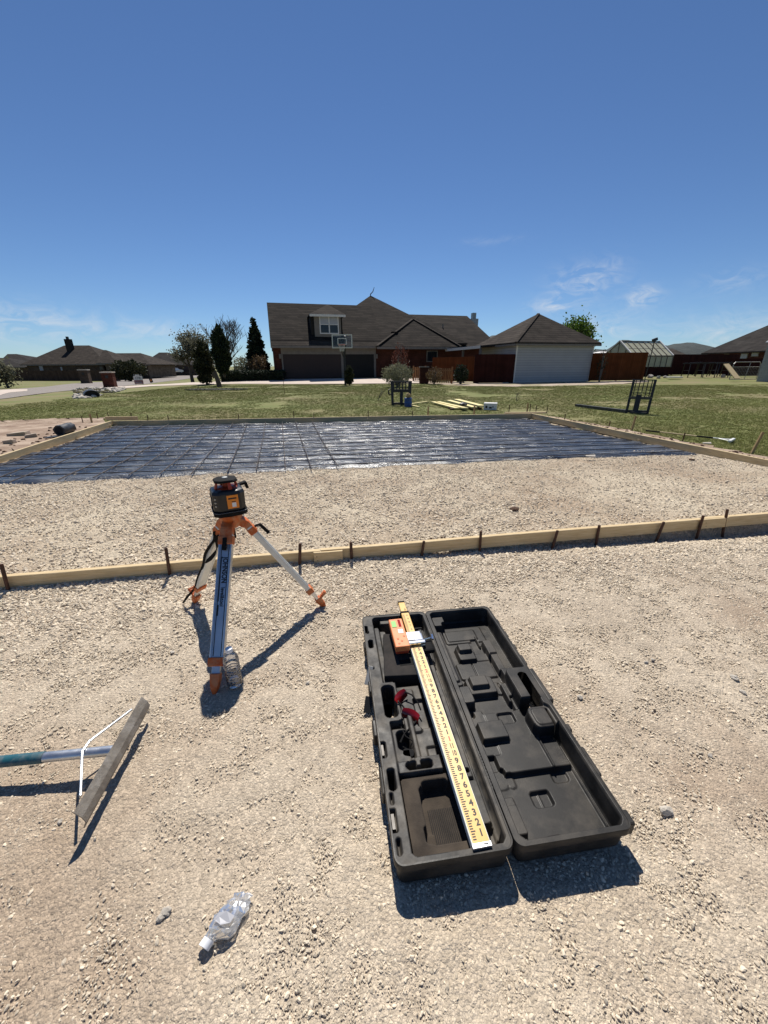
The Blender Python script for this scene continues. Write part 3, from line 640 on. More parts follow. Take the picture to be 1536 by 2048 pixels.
for px, yt, yb, wd, lb in [(856,813,834,True,'wooden stake behind the far board near the lumber pile'),(948,811,832,True,'wooden stake behind the far board beside the white carton'),
        (183,828,846,True,'wooden stake at the far left corner of the form'),(165,832,846,False,'thin steel stake left of the wooden stake at the far left corner'),
        (195,826,838,False,'thin steel stake just right of the far left corner stake'),(217,825,838,False,'thin steel stake by the loose board at the far left'),(263,826,838,False,'thin steel stake at the right end of the far left loose board'),
        (1018,809,827,False,'thin steel stake left of the far right corner'),(1054,806,828,True,'wooden stake at the far right corner of the form'),(1060,808,825,False,'thin steel stake close right of the far right corner stake'),
        (1072,811,825,False,'thin steel stake second right of the far right corner stake'),(1094,814,826,False,'thin steel stake at the end of the loose board far right')]:
    p = G(px, yb, .02); simple_stake(px, yt, (p.x, p.y+.02), wd, lb, 'stakes at the form corners')
for px, yt, yb, wd, lb, ln in [(1129,828,839,False,'short steel stake outside the right form board, farthest one',0),(1217,842,853,False,'short steel stake left of the tall wooden stake at right',.1),(1262,832,860,True,'wooden stake in front of the right fork frame',.12),
        (1364,865,882,False,'short steel stake beside the long handled rake',.1),(1500,864,905,True,'wooden stake leaning at the right edge of the picture',.28)]:
    p = G(px, yb, .03); x = max(p.x, right_x(p.y)+.04); simple_stake(px, yt, (x, p.y), wd, lb, 'stakes along the right board', ln)

# ------------------------------------------------------------------ black sheeting and rebar
def sheet_z(x, y):
    z = np.maximum(bed_z(x, y), -1) + .022
    w = .022*vnoise(x*1.5+3, y*4.5+.6*np.sin(x*1.3), 51) + .018*vnoise(x*3.4+.9*y, y*10-.7*x, 52) + .012*vnoise(x*7+y, y*18, 53) + .016*vnoise(x*3-y*2, y*4+x*2, 54)
    return z + w
def front_y(x): return np.interp(x, [-5.2,-4.39,-1.77,-.32,.92,2.43,4.73,5.2], [4.12,4.27,4.80,5.05,5.30,5.58,5.83,5.9]) + .03*np.sin(x*5) + .02*np.sin(x*11.3)
def build_sheet():
    nx, ny = 520, 300; S, T = np.meshgrid(np.linspace(0, 1, nx), np.linspace(0, 1, ny)); X = np.zeros_like(S); Y = np.zeros_like(S)
    x0 = -6.6 + 11.7*S
    for _ in range(4):
        yf = front_y(x0 if _ == 0 else X); yb = far_y(x0 if _ == 0 else X) - .10 - .05*np.sin(x0*3); Y = yf + (yb - yf)*T
        X = left_x(Y) + .10 + .04*np.sin(Y*4) + (right_x(Y) - .12 - .05*np.sin(Y*5) - left_x(Y) - .10)*S
    Z = sheet_z(X, Y); e = np.minimum(np.minimum(T/.02, 1), 1); Z = Z + .006*np.exp(-((T-.012)/.010)**2) - .030*(1-e)
    Z = np.maximum(Z, bed_z(X, Y) + .004)
    me = np_mesh('plastic_sheet', np.stack([X, Y, Z], -1).reshape(-1, 3), grid_faces(nx, ny)); me.polygons.foreach_set('use_smooth', [True]*len(me.polygons))
    o = link('plastic_sheet', me, M['plastic']); tag(o, 'wrinkled black plastic sheeting spread over the gravel inside the form', 'plastic sheet')
build_sheet()
def rebar(p, q, label, group, lift=.03, r=.0065):
    p, q = np.array(p), np.array(q); n = 26; pts = []
    for i in range(n+1):
        t = i/n; c = p*(1-t) + q*t; pts.append((c[0], c[1], float(bed_z(c[0], c[1])) + .022 + lift + .004*math.sin(9*t + p[0])))
    o = MB().tube(pts, r, 6).build('rebar', M['rebar'], smooth=True); tag(o, label, 'rebar', group)
# front-to-back bars at the left (read as photo columns at the front edge of the sheet and at the back)
lbars = [((0,962),(272,848)),((0,935),(244,850)),((28,970),(302,847)),((124,964),(352,846)),((192,959),(388,845)),((262,953),(422,844)),((322,951),(450,843)),((385,950),(478,843)),((456,946),(506,842)),((513,943),(540,842)),((571,940),(571,842)),((623,939),(598,841)),((676,936),(630,840))]
for i, (a, b) in enumerate(lbars):
    p, q = G(*a, .05), G(*b, 0.0)
    if i > 1: p = p - (q-p).normalized()*.05
    q.y = min(q.y, float(far_y(q.x)) - .15)
    names = ['farthest left','second from the left'] + [f'{ORD[k]} from the left' for k in range(2, 12)] + ['rightmost one']
    rebar((p.x, p.y), (q.x, q.y), f'thin rebar running front to back over the plastic, {names[i]}', 'rebar running front to back')
for i in range(13):
    t = (i+.35)/13.2; x0 = -6.3; 
    yL, yR = 4.3 + (FL[1]-.2-4.3)*t, 5.85 + (FR[1]-.25-5.85)*t; xl, xr = float(left_x(yL))+.15, float(right_x(yR))-.2
    rebar((xl, yL), (xr, yR), f'dark rebar lying across the black plastic from side to side, {ORD[i]} from the front', 'rebar lying side to side', .016)

# ------------------------------------------------------------------ carrying case: moulded trays
def rrect(u0, u1, v0, v1, r, z, n=6):
    P = []
    for cx, cy, a0 in ((u1-r, v0+r, -PI/2), (u1-r, v1-r, 0), (u0+r, v1-r, PI/2), (u0+r, v0+r, PI)):
        for k in range(n+1):
            a = a0 + PI/2*k/n; P.append((cx + r*math.cos(a), cy + r*math.sin(a), z))
    return P
def moulding(name, u0, u1, v0, v1, paint, parent, m, st=.0024, holes=(), corner=.024, blur=1):
    nu, nv = int((u1-u0)/st)+1, int((v1-v0)/st)+1; us = np.linspace(u0, u1, nu); vs = np.linspace(v0, v1, nv)
    U, V = np.meshgrid(us, vs); H = np.full(U.shape, .1)
    for (a, b, c, d, z, r) in paint:
        du = np.maximum(np.maximum(a + r - U, U - (b - r)), 0); dv = np.maximum(np.maximum(c + r - V, V - (d - r)), 0)
        inside = (U >= a) & (U <= b) & (V >= c) & (V <= d) & (du*du + dv*dv <= r*r + 1e-12)
        H = np.where(inside, (H + z[1]) if isinstance(z, tuple) else z, H)
    for _ in range(blur):
        Hp = np.pad(H, 1, mode='edge'); H = (Hp[:-2, 1:-1] + Hp[2:, 1:-1] + Hp[1:-1, :-2] + Hp[1:-1, 2:] + 2*Hp[1:-1, 1:-1])/6
    Fq = grid_faces(nu, nv); cu, cv = U.ravel()[Fq].mean(1), V.ravel()[Fq].mean(1)
    r = corner; du = np.maximum(np.maximum(u0 + r - cu, cu - (u1 - r)), 0); dv = np.maximum(np.maximum(v0 + r - cv, cv - (v1 - r)), 0); keep = du*du + dv*dv <= r*r
    for (a, b, c, d, rr) in holes:
        du = np.maximum(np.maximum(a + rr - cu, cu - (b - rr)), 0); dv = np.maximum(np.maximum(c + rr - cv, cv - (d - rr)), 0)
        keep &= ~((cu > a) & (cu < b) & (cv > c) & (cv < d) & (du*du + dv*dv <= rr*rr))
    me = np_mesh(name, np.stack([U, V, H], -1).reshape(-1, 3), Fq[keep]); me.polygons.foreach_set('use_smooth', [True]*len(me.polygons))
    return link(name, me, m, parent)
def build_case():
    t = thing('carrying_case', 'long black plastic instrument case lying open on the gravel', 'case', (CASE_O[0], CASE_O[1], .0), CASE_A)
    W, Ln = .326, 1.072
    # base half
    base = [(.052,.308,.020,1.052,.022,.02), (.052,.110,.62,.985,.064,.01), (.052,.078,.62,1.0,.078,.008), (.085,.20,1.018,1.05,.082,.006),
            (.11,.285,.63,.985,.040,.01), (.185,.30,.90,1.0,.058,.006), (.028,.105,.432,.622,.10,.025), (.100,.205,.20,.622,.066,.012), (.105,.165,.40,.60,.074,.008), (.158,.2,.42,.55,.052,.01),
            (.120,.136,.29,.47,.084,.004), (.052,.200,.246,.300,.088,.006), (.052,.105,.29,.42,.080,.012), (.068,.112,.335,.408,.020,.018),
            (.082,.166,.258,.286,.020,.013), (.112,.132,.268,.30,.086,.002), (.165,.2,.30,.345,.058,.008), (.052,.238,.022,.246,.020,.012),
            (.200,.252,.03,.99,.018,.004), (.254,.306,.05,.99,.046,.006), (.268,.290,.06,.97,.070,.004), (.240,.264,.50,.585,.084,.008), (.240,.268,.24,.42,.078,.008),
            (.252,.300,.09,.22,.060,.008), (.250,.30,.025,.085,.030,.006), (.262,.282,.24,.25,.03,.001),
            # slots of the outer flange
            (.040,.086,.452,.602,.004,.018), (.016,.034,.832,.885,.03,.009), (.006,.020,.700,.712,.05,.001), (.008,.022,.935,.95,.05,.001), (.016,.036,.195,.262,.03,.009), (.013,.022,.155,.187,.08,.004), (.014,.023,.028,.066,.08,.004),
            (.0,.020,.303,.357,.070,.003), (.008,.0165,.31,.35,.095,.002), (.0,.022,.083,.140,.070,.003), (.010,.0185,.09,.132,.095,.002), (.0,.018,.945,.99,.07,.003)]
    moulding('base_tray', .003, W-.003, .003, Ln-.003, base, t, M['case_dusty'])
    sh = MB(); loops = []
    for ins, z, r in ((.028,.004,.014),(.014,.003,.020),(.010,.012,.022),(.006,.075,.024),(.000,.078,.026),(.000,.097,.026),(.0015,.1015,.025),(.0055,.1015,.022),(.007,.098,.021)):
        loops.append(rrect(ins, W-ins, ins, Ln-ins, r, z))
    sh.rings(loops, True, False).build('base_shell', M['case'], t, True, sharp=50)
    # lid half
    lo = .3275; W2 = .3445
    lid = [(.350,.654,.018,1.054,.024,.025), (.352,.386,.60,.95,.058,.010), (.352,.375,.62,.94,.066,.006), (.356,.418,.972,1.052,.076,.012), (.40,.60,.885,1.0,.030,.01), (.41,.56,.90,.975,.034,.008),
           (.520,.555,.86,.90,.024,.004), (.545,.553,.84,.915,.040,.002), (.420,.505,.752,.842,.050,.010), (.430,.490,.795,.840,.068,.006), (.50,.56,.70,.80,.036,.012), (.40,.56,.655,.75,.032,.006), (.47,.474,.655,.75,.024,.001),
           (.400,.518,.553,.642,.052,.012), (.415,.490,.580,.636,.070,.006), (.52,.565,.56,.625,.031,.008), (.54,.548,.56,.62,.026,.001), (.352,.402,.498,.585,.072,.014),
           (.560,.602,.76,.86,.060,.006), (.566,.602,.66,.77,.052,.006), (.572,.606,.60,.67,.062,.006), (.540,.600,.50,.60,.050,.010), (.552,.575,.44,.53,.040,.008),
           (.568,.672,.425,.628,.10,.02), (.395,.640,.232,.470,.042,.008), (.352,.42,.30,.49,.040,.008), (.575,.578,.23,.40,.050,.001), (.372,.472,.345,.420,.064,.008), (.352,.405,.195,.255,.026,.012), (.405,.43,.195,.235,.026,.010),
           (.470,.532,.418,.462,('+',-.010),.010), (.352,.384,.455,.485,.024,.012), (.568,.656,.345,.437,.088,.022), (.580,.640,.355,.425,.092,.014), (.570,.62,.437,.47,.030,.008),
           (.462,.524,.132,.178,('+',-.012),.010), (.488,.490,.134,.176,('+',.004),.0005), (.560,.612,.195,.228,('+',-.006),.008), (.452,.496,.018,.050,('+',-.010),.008), (.560,.604,.018,.046,('+',-.010),.008), (.385,.42,.018,.045,('+',-.008),.008),
           (.354,.392,.045,.130,.064,.010), (.354,.40,.13,.165,.040,.008), (.640,.644,.05,.42,.032,.001)]
    moulding('lid_tray', lo+.003, lo+W2-.003, .003, Ln-.003, lid, t, M['case'], holes=[(.606,.646,.452,.598,.018)])
    sh = MB(); loops = []
    for ins, z, r in ((.030,.004,.014),(.016,.003,.020),(.012,.012,.022),(.008,.072,.024),(.000,.076,.026),(.000,.097,.026),(.0015,.1015,.025),(.0055,.1015,.022),(.007,.098,.021)):
        loops.append(rrect(lo+ins, lo+W2-ins, ins, Ln-ins, r, z))
    sh.rings(loops, False, False).build('lid_shell', M['case'], t, True, sharp=50)
    # carrying handle bar, side ribs, hinges, latch
    MB().bar((lo+W2+.004,.44,.088),(lo+W2+.004,.61,.088),.022,.030,(1,0,0)).build('handle', M['case'], t, bevel=.006)
    for v0, v1, o in ((.015,.055,.016),(.085,.105,.006),(.155,.255,.013),(.315,.345,.014),(.375,.395,.006),(.645,.70,.012),(.745,.775,.012),(.83,.87,.010),(.93,.965,.010)):
        MB().box((lo+W2-.006, v0, .045), (lo+W2+o, v1, .094)).build('side_lug', M['case'], t, bevel=.005)
    for v0, v1, o in ((.20,.29,.008),(.40,.47,.012),(.60,.66,.008),(.86,.90,.006)):
        MB().box((-o, v0, .03), (.006, v1, .078)).build('side_lug', M['case'], t, bevel=.005)
    for v0, n in ((.16, 12), (.86, 12)):
        h = MB()
        for k in range(n): h.tube([(.3292, v0+.0105*k, .094), (.3292, v0+.0105*k+.0075, .094)], .0042, 8)
        h.build('hinge', M['case_dark'], t, True)
    lt = MB().bar((-.014,.655,.062),(.012,.712,.104),.022,.005,(.6,-.5,0)).build('latch', M['galv'], t, bevel=.001)
    lt['label'] = 'grey latch hanging open over the edge'
    MB().bar((-.008,.605,.05),(-.022,.56,.012),.03,.006,(1,0,0)).build('latch', M['case_dark'], t, bevel=.001)
    MB().box((.006,.311,.093),(.0145,.349,.0965)).build('latch_pin', M['steel_worn'], t)
    MB().box((.008,.091,.093),(.0165,.131,.0965)).build('latch_pin', M['steel_worn'], t)
    return t
case = build_case()
CF = Frame((CASE_O[0], CASE_O[1], 0), CASE_A)
def case_pt(u, v, z): return Vector((CASE_O[0], CASE_O[1], 0)) + CF.eu*u + CF.ev*v + Vector((0,0,z))
# foam pieces
def build_foams():
    t = thing('foam_insert', 'dusty brown black foam insert with cut out in the front of the case', 'foam insert', case_pt(0,0,.021), CASE_A)
    paint = [(.0,.5,.0,.5,.052,.0), (.108,.236,.055,.215,.008,.020), (.10,.13,.06,.10,.012,.006), (.12,.2,.2,.225,.008,.01)]
    moulding('foam_block', .056, .236, .026, .242, paint, t, M['foam_brown'], .003, corner=.012, blur=1)
    MB().rings([rrect(.057,.235,.027,.241,.012,.0), rrect(.057,.235,.027,.241,.012,.0515)], True, False).build('foam_side', M['foam_brown'], t)
    ribs = MB()
    for k in range(15): ribs.box((.126+.0056*k, .066, .006), (.129+.0056*k, .165, .0105))
    ribs.build('ribbed_floor', M['foam'], t)
    t = thing('foam_block', 'square black foam block under the orange detector', 'foam block', case_pt(0,0,.041), CASE_A)
    l = []
    for z, o in ((0,.0),(.060,-.003)): l.append([(.058-o,.655+o,z),(.262+o,.640+o,z),(.272+o,.885-o,z),(.088-o,.918-o,z)])
    MB().rings(l).build('foam_body', M['foam'], t, bevel=.004)
    MB().box((.135,.70,.0595),(.20,.735,.0608)).build('foam_recess', M['black'], t)
build_foams()
# grade rod
def build_rod():
    a0, a1 = G(948, 1697, .108), G(981, 1687, .108); b0, b1 = G(847, 1292, .122), G(866, 1290, .122); e0, e1 = G(797, 1208, .142), G(811, 1206, .142)
    A, B, E_ = (a0+a1)/2, (b0+b1)/2, (e0+e1)/2; d = (E_ - A); L1 = d.length; d.normalize()
    sd = Vector((d.y, -d.x, 0)).normalized(); up = sd.cross(d)
    t = thing('grade_rod', 'yellow telescoping grade rod lying along the open case', 'grade rod', A)
    R = Matrix((sd, d, up)).transposed().to_4x4(); t.matrix_world = Matrix.Translation(A) @ R
    w = .052; LB = (B - A).length - .01
    LB = .80
    MB().box((-w/2,0,-.026),(w/2,LB,0)).build('rod_section', M['rod_white'], t, bevel=.003)
    MB().box((-w/2+.003,.008,.0001),(w/2-.003,LB-.004,.0012)).build('scale_face', M['rod_yellow'], t)
    MB().box((-w/2-.001,-.004,-.028),(w/2+.001,.0085,.0018)).build('end_cap', M['alu'], t, bevel=.001)
    MB().box((-.019,LB,-.022),(.019,L1-.06,-.003)).build('rod_section', M['rod_yellow'], t, bevel=.002)
    MB().box((-.016,L1-.075,-.019),(.016,L1+.02,-.006)).build('rod_section', M['rod_yellow'], t, bevel=.002)
    for y in (LB-.004, L1-.075): MB().box((-.0215,y,-.0235),(.0215,y+.014,-.0015)).build('section_collar', M['black'], t, bevel=.001)
    MB().box((-.0175,L1+.018,-.020),(.0175,L1+.028,-.004)).build('end_cap', M['black'], t, bevel=.001)
    ticks = MB()
    inch = .0254; n = int((LB-.02)/(inch/4))
    for k in range(1, n):
        y = .010 + k*inch/4
        ticks.box((-w/2+.007,y-.0016,.0011),(-w/2+.0165+(.004 if k % 4 == 0 else 0),y+.0016,.0015))
    n2 = int((L1-.08-LB)/.006)
    for k in range(2, n2): ticks.box((-.016,LB+.006*k,-.0031),(-.006,LB+.006*k+.002,-.0026))
    ticks.build('scale_marks', M['ink'], t, kind='stuff')
    i = 0
    while True:
        i += 1; y = .010 + i*inch
        if y > LB-.03: break
        ft, inn = divmod(i, 12)
        s = str(inn) if inn else str(ft)
        text_part(s, .0245, M['ink'] if inn else M['ink_red'], t, Matrix.Translation((.0085, y-.006, .0013)), .0002, 'numeral', sx=1.0 if len(s) == 1 else .62, bold=.0009)
    for k in range(9):
        text_part(str((k+4) % 10), .018, M['ink'], t, Matrix.Translation((.006, LB+.03+.026*k, -.0029)), .0002, 'numeral')
    MB().box((.004,.0012,.0017),(.018,.0042,.0020)).build('printed_band', M['ink'], t)
    return t, A, sd, d, up, L1
rod, RA, RS, RD, RU, RL = build_rod()
def build_detector():
    t = thing('laser_detector', 'orange laser detector clamped on the grade rod', 'laser detector'); t.matrix_world = rod.matrix_world.copy()
    y0, y1 = .735, .925; x0, x1 = -.098, -.034
    MB().box((x0,y0,.004),(x1,y1,.032)).build('body', M['detector'], t, bevel=.004)
    MB().box((x0+.003,y0+.003,-.012),(x1-.003,y1-.003,.004)).build('back_shell', M['red_dark'], t, bevel=.003)
    MB().box((x0+.008,y1-.062,.0325),(x0+.030,y1-.018,.0340)).build('display', M['lcd'], t, bevel=.001)
    MB().box((x1-.024,y1-.060,.0325),(x1-.012,y1-.010,.0340)).build('sensor_window', M['red_window'], t, bevel=.001)
    MB().box((x0+.030,y0+.085,.0325),(x1-.012,y0+.112,.0332)).build('sticker', M['white'], t)
    for k, (a, b) in enumerate(((.02,.06),(.035,.045),(.02,.03),(.05,.075))):
        MB().lathe([(.005,0),(.005,.0008),(.004,.0012)],10,(x0+a,y0+b-.01,.0322)).build('button', M['orange'], t)
    c = MB().box((-.036,y0+.052,.0035),(.036,y0+.112,.0125)); c.box((-.036,y0+.05,-.03),(-.027,y0+.112,.004)); c.build('clamp_plate', M['chrome'], t, bevel=.002)
    MB().box((-.034,y0+.028,.004),(.044,y0+.046,.018)).build('clamp_bar', M['chrome'], t, bevel=.003)
    MB().box((-.040,y0+.048,.0130),(-.0,y0+.052,.016)).build('clamp_groove', M['black'], t)
    MB().box((.028,y0+.028,-.02),(.042,y0+.108,.0035)).build('clamp_jaw', M['chrome'], t, bevel=.002)
    MB().tube([(.04,y0+.06,.004),(.085,y0+.068,.006)],.003,8).build('thumb_screw', M['chrome'], t, True)
    MB().tube([(.083,y0+.052,.006),(.086,y0+.082,.007)],.005,8).build('screw_head', M['chrome'], t, True)
    MB().box((.03,y0+.0,-.03),(.082,y0+.085,-.006)).build('knob', M['black'], t, bevel=.01)
build_detector()
# red glasses
def build_glasses():
    t = thing('safety_glasses', 'red lens laser glasses lying in the open case', 'glasses', case_pt(.108,.50,.072), CASE_A-.3)
    for sgn, c, yaw, nm in ((-1,(-.012,.035,.024),1.15,'lens'),(1,(.036,-.030,.014),-.35,'lens')):
        mb = MB(); loops = []; n = 10
        for j in range(6):
            h = -.021 + .042*j/5; row = []
            for i in range(n+1):
                s = -.034 + .068*i/n; row.append((s, -.010*(s/.034)**2*1.0 + .004*(h/.02)**2, h*(1-.25*(s/.034)**2)))
            loops.append(row)
        base = len(mb.v)
        for off in (0, .0018):
            for r in loops: mb.v += [(x, y+off, z) for x, y, z in r]
        w = n+1
        for off in (0, 6*w):
            for j in range(5):
                for i in range(n): mb.f.append((off+j*w+i, off+j*w+i+1, off+(j+1)*w+i+1, off+(j+1)*w+i))
        R = Matrix.Translation(c) @ Matrix.Rotation(yaw, 4, 'Z') @ Matrix.Rotation(-.55, 4, 'X')
        mb.v = [tuple(R @ Vector(p)) for p in mb.v]
        mb.build('lens', M['red_lens'], t, True)
    MB().tube([(-.018,.004,.035),(0,-.004,.03),(.008,-.012,.028)],.003,6).build('nose_bridge', M['black'], t, True)
    MB().tube([(.0,.062,.03),(.03,.052,.03),(.055,.03,.022),(.07,.002,.012)],[.0032,.0028,.0026,.003],6).build('temple', M['black'], t, True)
    MB().tube([(.068,-.03,.012),(.045,-.065,.006),(.02,-.10,.004),(.01,-.135,.0)],[.0032,.0028,.0026,.004],6).build('temple', M['black'], t, True)
    MB().tube([(-.02,.005,.02),(-.005,-.06,.008),(.025,-.11,.004),(.06,-.13,.006),(.05,-.16,.0),(.02,-.15,.002)],.0022,6).build('cord', M['black'], t, True)
    MB().rings([rrect(.02,.065,-.19,-.155,.012,-.006), rrect(.024,.061,-.186,-.159,.01,.008)]).build('cord_pouch', M['black'], t, True)
build_glasses()

# ------------------------------------------------------------------ tripod with laser level
def build_tripod():
    hub = Vector((-.742, 1.748, 0)); feet = [G(428,1384,0), G(388,1204,0), G(650,1211,0)]
    t = thing('survey_tripod', 'aluminium and orange surveying tripod standing on the gravel', 'tripod', hub)
    top = .628
    MB().lathe([(.030,-.06),(.046,-.045),(.052,-.006),(.058,.0),(.058,.010),(.050,.014)],24,(0,0,top)).build('head', M['orange'], t, True)
    MB().tube([(0,0,top-.12),(0,0,top-.05)],.012,10).build('centre_bolt', M['black'], t, True)
    lens = [.062, .058, .046]
    for i, f in enumerate(feet):
        f = f - hub; f.z = float(pad_z(f.x+hub.x, f.y+hub.y)) - .004
        rad = Vector((f.x, f.y, 0)).normalized(); tan = Vector((-rad.y, rad.x, 0)); w = lens[i]
        a = rad*.052 + Vector((0,0,top-.032)); d = (f - a).normalized(); Lg = (f - a).length; nrm = d.cross(tan)
        if nrm.z < 0: nrm = -nrm
        P = lambda s, k=0.0: a + d*(Lg*s) + nrm*k
        MB().bar(Vector((0,0,top-.028))+rad*.03, P(.03), .056, .040, tan).build('hinge_block', M['orange'], t, bevel=.004)
        MB().bar(P(.02), P(.10), w*.92, .036, tan).build('leg_bracket', M['orange'], t, bevel=.004)
        up_end = .80 if i == 0 else .76
        lg = MB().bar(P(.06), P(up_end), w*.74, .022, tan).build('leg', M['alu'] if i == 0 else M['alu_white'], t, bevel=.003)
        for s in (-1, 1):
            MB().bar(P(.06)+tan*s*w*.42, P(up_end)+tan*s*w*.42, w*.17, .028, tan).build('leg_rail', M['alu'] if i == 0 else M['alu_white'], lg, bevel=.004)
        for s in (-.8, 1) if i == 0 else (0,):
            MB().bar(P(.10, .0115)+tan*s*w*.30, P(up_end-.01, .0115)+tan*s*w*.30, .003, .0015, tan).build('leg_groove', M['ink'], lg)
        MB().bar(P(.07), P(.125), w*1.10, .040, tan).build('upper_clamp', M['orange'], t, bevel=.005)
        MB().bar(P(up_end-.005), P(up_end+.045), w*1.12, .038, tan).build('lower_clamp', M['orange'], t, bevel=.004)
        MB().bar(P(up_end+.03), P(.935), w*.58, .016, tan).build('inner_leg', M['alu'], t, bevel=.002)
        ft = MB().bar(P(.885), P(.93), w*.66, .034, tan)
        ft.rings([[P(.92)+tan*(x*w*.33)+nrm*(y*.017) for x, y in ((-1,-1),(1,-1),(1,1),(-1,1))], [P(.965)+tan*(x*w*.24)+nrm*(y*.016) for x, y in ((-1,-1),(1,-1),(1,1),(-1,1))], [P(1.005)+tan*(x*.005)+nrm*(y*.005) for x, y in ((-1,-1),(1,-1),(1,1),(-1,1))]])
        ft = ft.build('foot', M['orange'], t, bevel=.003)
        if i:
            MB().bar(P(.905,.012), P(.885,.060), w*.62, .008, tan).build('foot_step', M['orange'], ft, bevel=.002)
            for k in range(4): MB().bar(P(.900-.004*k,.024+.010*k)+d*-.005, P(.898-.004*k,.024+.010*k)+d*-.009, w*.55, .004, tan).build('step_ridge', M['orange'], ft)
        # clamp lever
        if i == 0: MB().bar(P(.085,.022), P(.165,.022), .020, .010, tan).build('clamp_lever', M['black'], t, bevel=.004)
        elif i == 2: MB().tube([P(.09,.02), P(.10,.045), P(.19,.050)], [.006,.008,.009], 8).build('clamp_lever', M['black'], t, True)
        else: MB().bar(P(.10,.02), P(.16,.024), .018, .010, tan).build('clamp_lever', M['black'], t, bevel=.004)
        if i == 0:
            base = P(.205, .0118); xd = d; yd = tan if tan.x > 0 else -tan; zd = nrm
            if xd.cross(yd).dot(zd) < 0: yd = yd
            R = Matrix((xd, xd.cross(zd)*-1, zd)).transposed().to_4x4()
            R = Matrix((xd, zd.cross(xd), zd)).transposed().to_4x4(); Mx = Matrix.Translation(base) @ R
            text_part('JOHNSON', .032, M['ink'], lg, Mx @ Matrix.Translation((.060,.006,.0003)), .0004, 'lettering', sx=.80, bold=.0010)
            text_part('level&tool', .024, M['ink'], lg, Mx @ Matrix.Translation((.180,.004,.0003)), .0004, 'lettering', sx=.86, bold=.0006)
            MB().bar(base+xd*.215-R.to_3x3()@Vector((0,.011,0)), base+xd*.262-R.to_3x3()@Vector((0,.011,0)), .006, .0006, R.to_3x3()@Vector((0,1,0))).build('printed_band', M['ink'], lg)
            MB().bar(base+xd*.0-R.to_3x3()@Vector((0,.011,0)), base+xd*.20-R.to_3x3()@Vector((0,.011,0)), .0025, .0006, R.to_3x3()@Vector((0,1,0))).build('logo_line', M['ink'], lg)
    # carrying strap hanging down the back left leg
    f = feet[1] - hub; a = Vector((f.x, f.y, 0)).normalized()*.06 + Vector((0,0,top-.08)); d = (f - a); tan = Vector((-f.y, f.x, 0)).normalized()
    side = Vector((-.6,-.8,0)).normalized(); pts = []
    sp = [(0.02,-.01,.02),(.10,.035,.045),(.18,.02,.06),(.30,-.01,.03),(.45,.01,.02),(.60,.01,.02),(.75,.025,.025),(.86,-.01,.045),(.93,-.03,.04),(.985,-.05,.02)]
    mb = MB(); prof = []
    for k, (s, o, h) in enumerate(sp): prof.append(a + d*s + side*(.018+h*.3) + Vector((o*.5-.018,0,0)))
    q = []
    for k in range(len(prof)-1):
        for j in range(4):
            t_ = j/4; p0 = prof[max(k-1,0)]; p1 = prof[k]; p2 = prof[k+1]; p3 = prof[min(k+2,len(prof)-1)]
            q.append(.5*((2*p1)+(p2-p0)*t_+(2*p0-5*p1+4*p2-p3)*t_*t_+(3*p1-p0-3*p2+p3)*t_**3))
    q.append(prof[-1]); loops = []
    for k, p in enumerate(q):
        tw = .9*math.sin(k*.33); e = Vector((math.cos(tw), math.sin(tw)*.6, .1)).normalized(); n = e.cross(d.normalized()).normalized()
        loops.append([p+e*.010+n*.001, p-e*.010+n*.001, p-e*.010-n*.001, p+e*.010-n*.001])
    mb.rings(loops).build('strap', M['black'], t, True)
    l2 = []
    for k in range(9):
        s = k/8; p = a + d*(.05+.34*s) + side*.045 + Vector((.012+.03*math.sin(s*PI),0,.0)); tw = .6+2.2*s; e = Vector((math.cos(tw), math.sin(tw)*.6, .1)).normalized(); n = e.cross(d.normalized()).normalized(); wd = .014*(1 if k < 8 else .3)
        l2.append([p+e*wd+n*.001, p-e*wd+n*.001, p-e*wd-n*.001, p+e*wd-n*.001])
    MB().rings(l2).build('strap_end', M['black'], t, True)
    # laser level
    z0 = top + .0145
    g = thing('laser_level', 'black rotary laser level with orange label on top of the tripod', 'laser level', hub + Vector((0,0,z0)), math.radians(28))
    def oct_(s, c, z): return [(s,-s+c,z),(s,s-c,z),(s-c,s,z),(-s+c,s,z),(-s,s-c,z),(-s,-s+c,z),(-s+c,-s,z),(s-c,-s,z)]
    MB().rings([oct_(.058,.018,0),oct_(.074,.022,.004),oct_(.076,.022,.026),oct_(.0745,.022,.030)]).build('base_flange', M['black'], g, bevel=.003)
    MB().rings([oct_(.0752,.022,.0225),oct_(.0768,.022,.024),oct_(.0752,.022,.0255)],False,False).build('trim_line', M['galv'], g)
    MB().rings([oct_(.070,.022,.030),oct_(.0715,.022,.110),oct_(.067,.022,.122),oct_(.054,.020,.127)]).build('body', M['black_gloss'], g, bevel=.003)
    tr = MB()
    for k, an in enumerate((.25, PI/2+.25, PI+.25, 3*PI/2+.25)):
        c, s = math.cos(an), math.sin(an); tr.bar((.050*c,.050*s,.126),(.040*c,.040*s,.160),.018,.010,(-s,c,0),.014,.008)
    tr.build('cage_post', M['red_dark'], g, bevel=.002)
    MB().lathe([(.052,.124),(.046,.130),(.030,.132),(.016,.134),(.016,.156)],20).build('rotor', M['red_dark'], g, True)
    MB().rings([oct_(.050,.02,.158),oct_(.052,.022,.162),oct_(.048,.022,.170),oct_(.020,.008,.173)]).build('cage_cap', M['black'], g, bevel=.002)
    MB().lathe([(.014,.172),(.012,.176),(.004,.177)],16).build('cap_boss', M['galv'], g, True)
    hd = MB().bar((.055,.045,.118),(.098,.040,.128),.03,.012,(0,1,0)); hd.bar((.092,.04,.13),(.100,.040,.098),.028,.014,(0,1,0)); hd.build('handle', M['black'], g, bevel=.004)
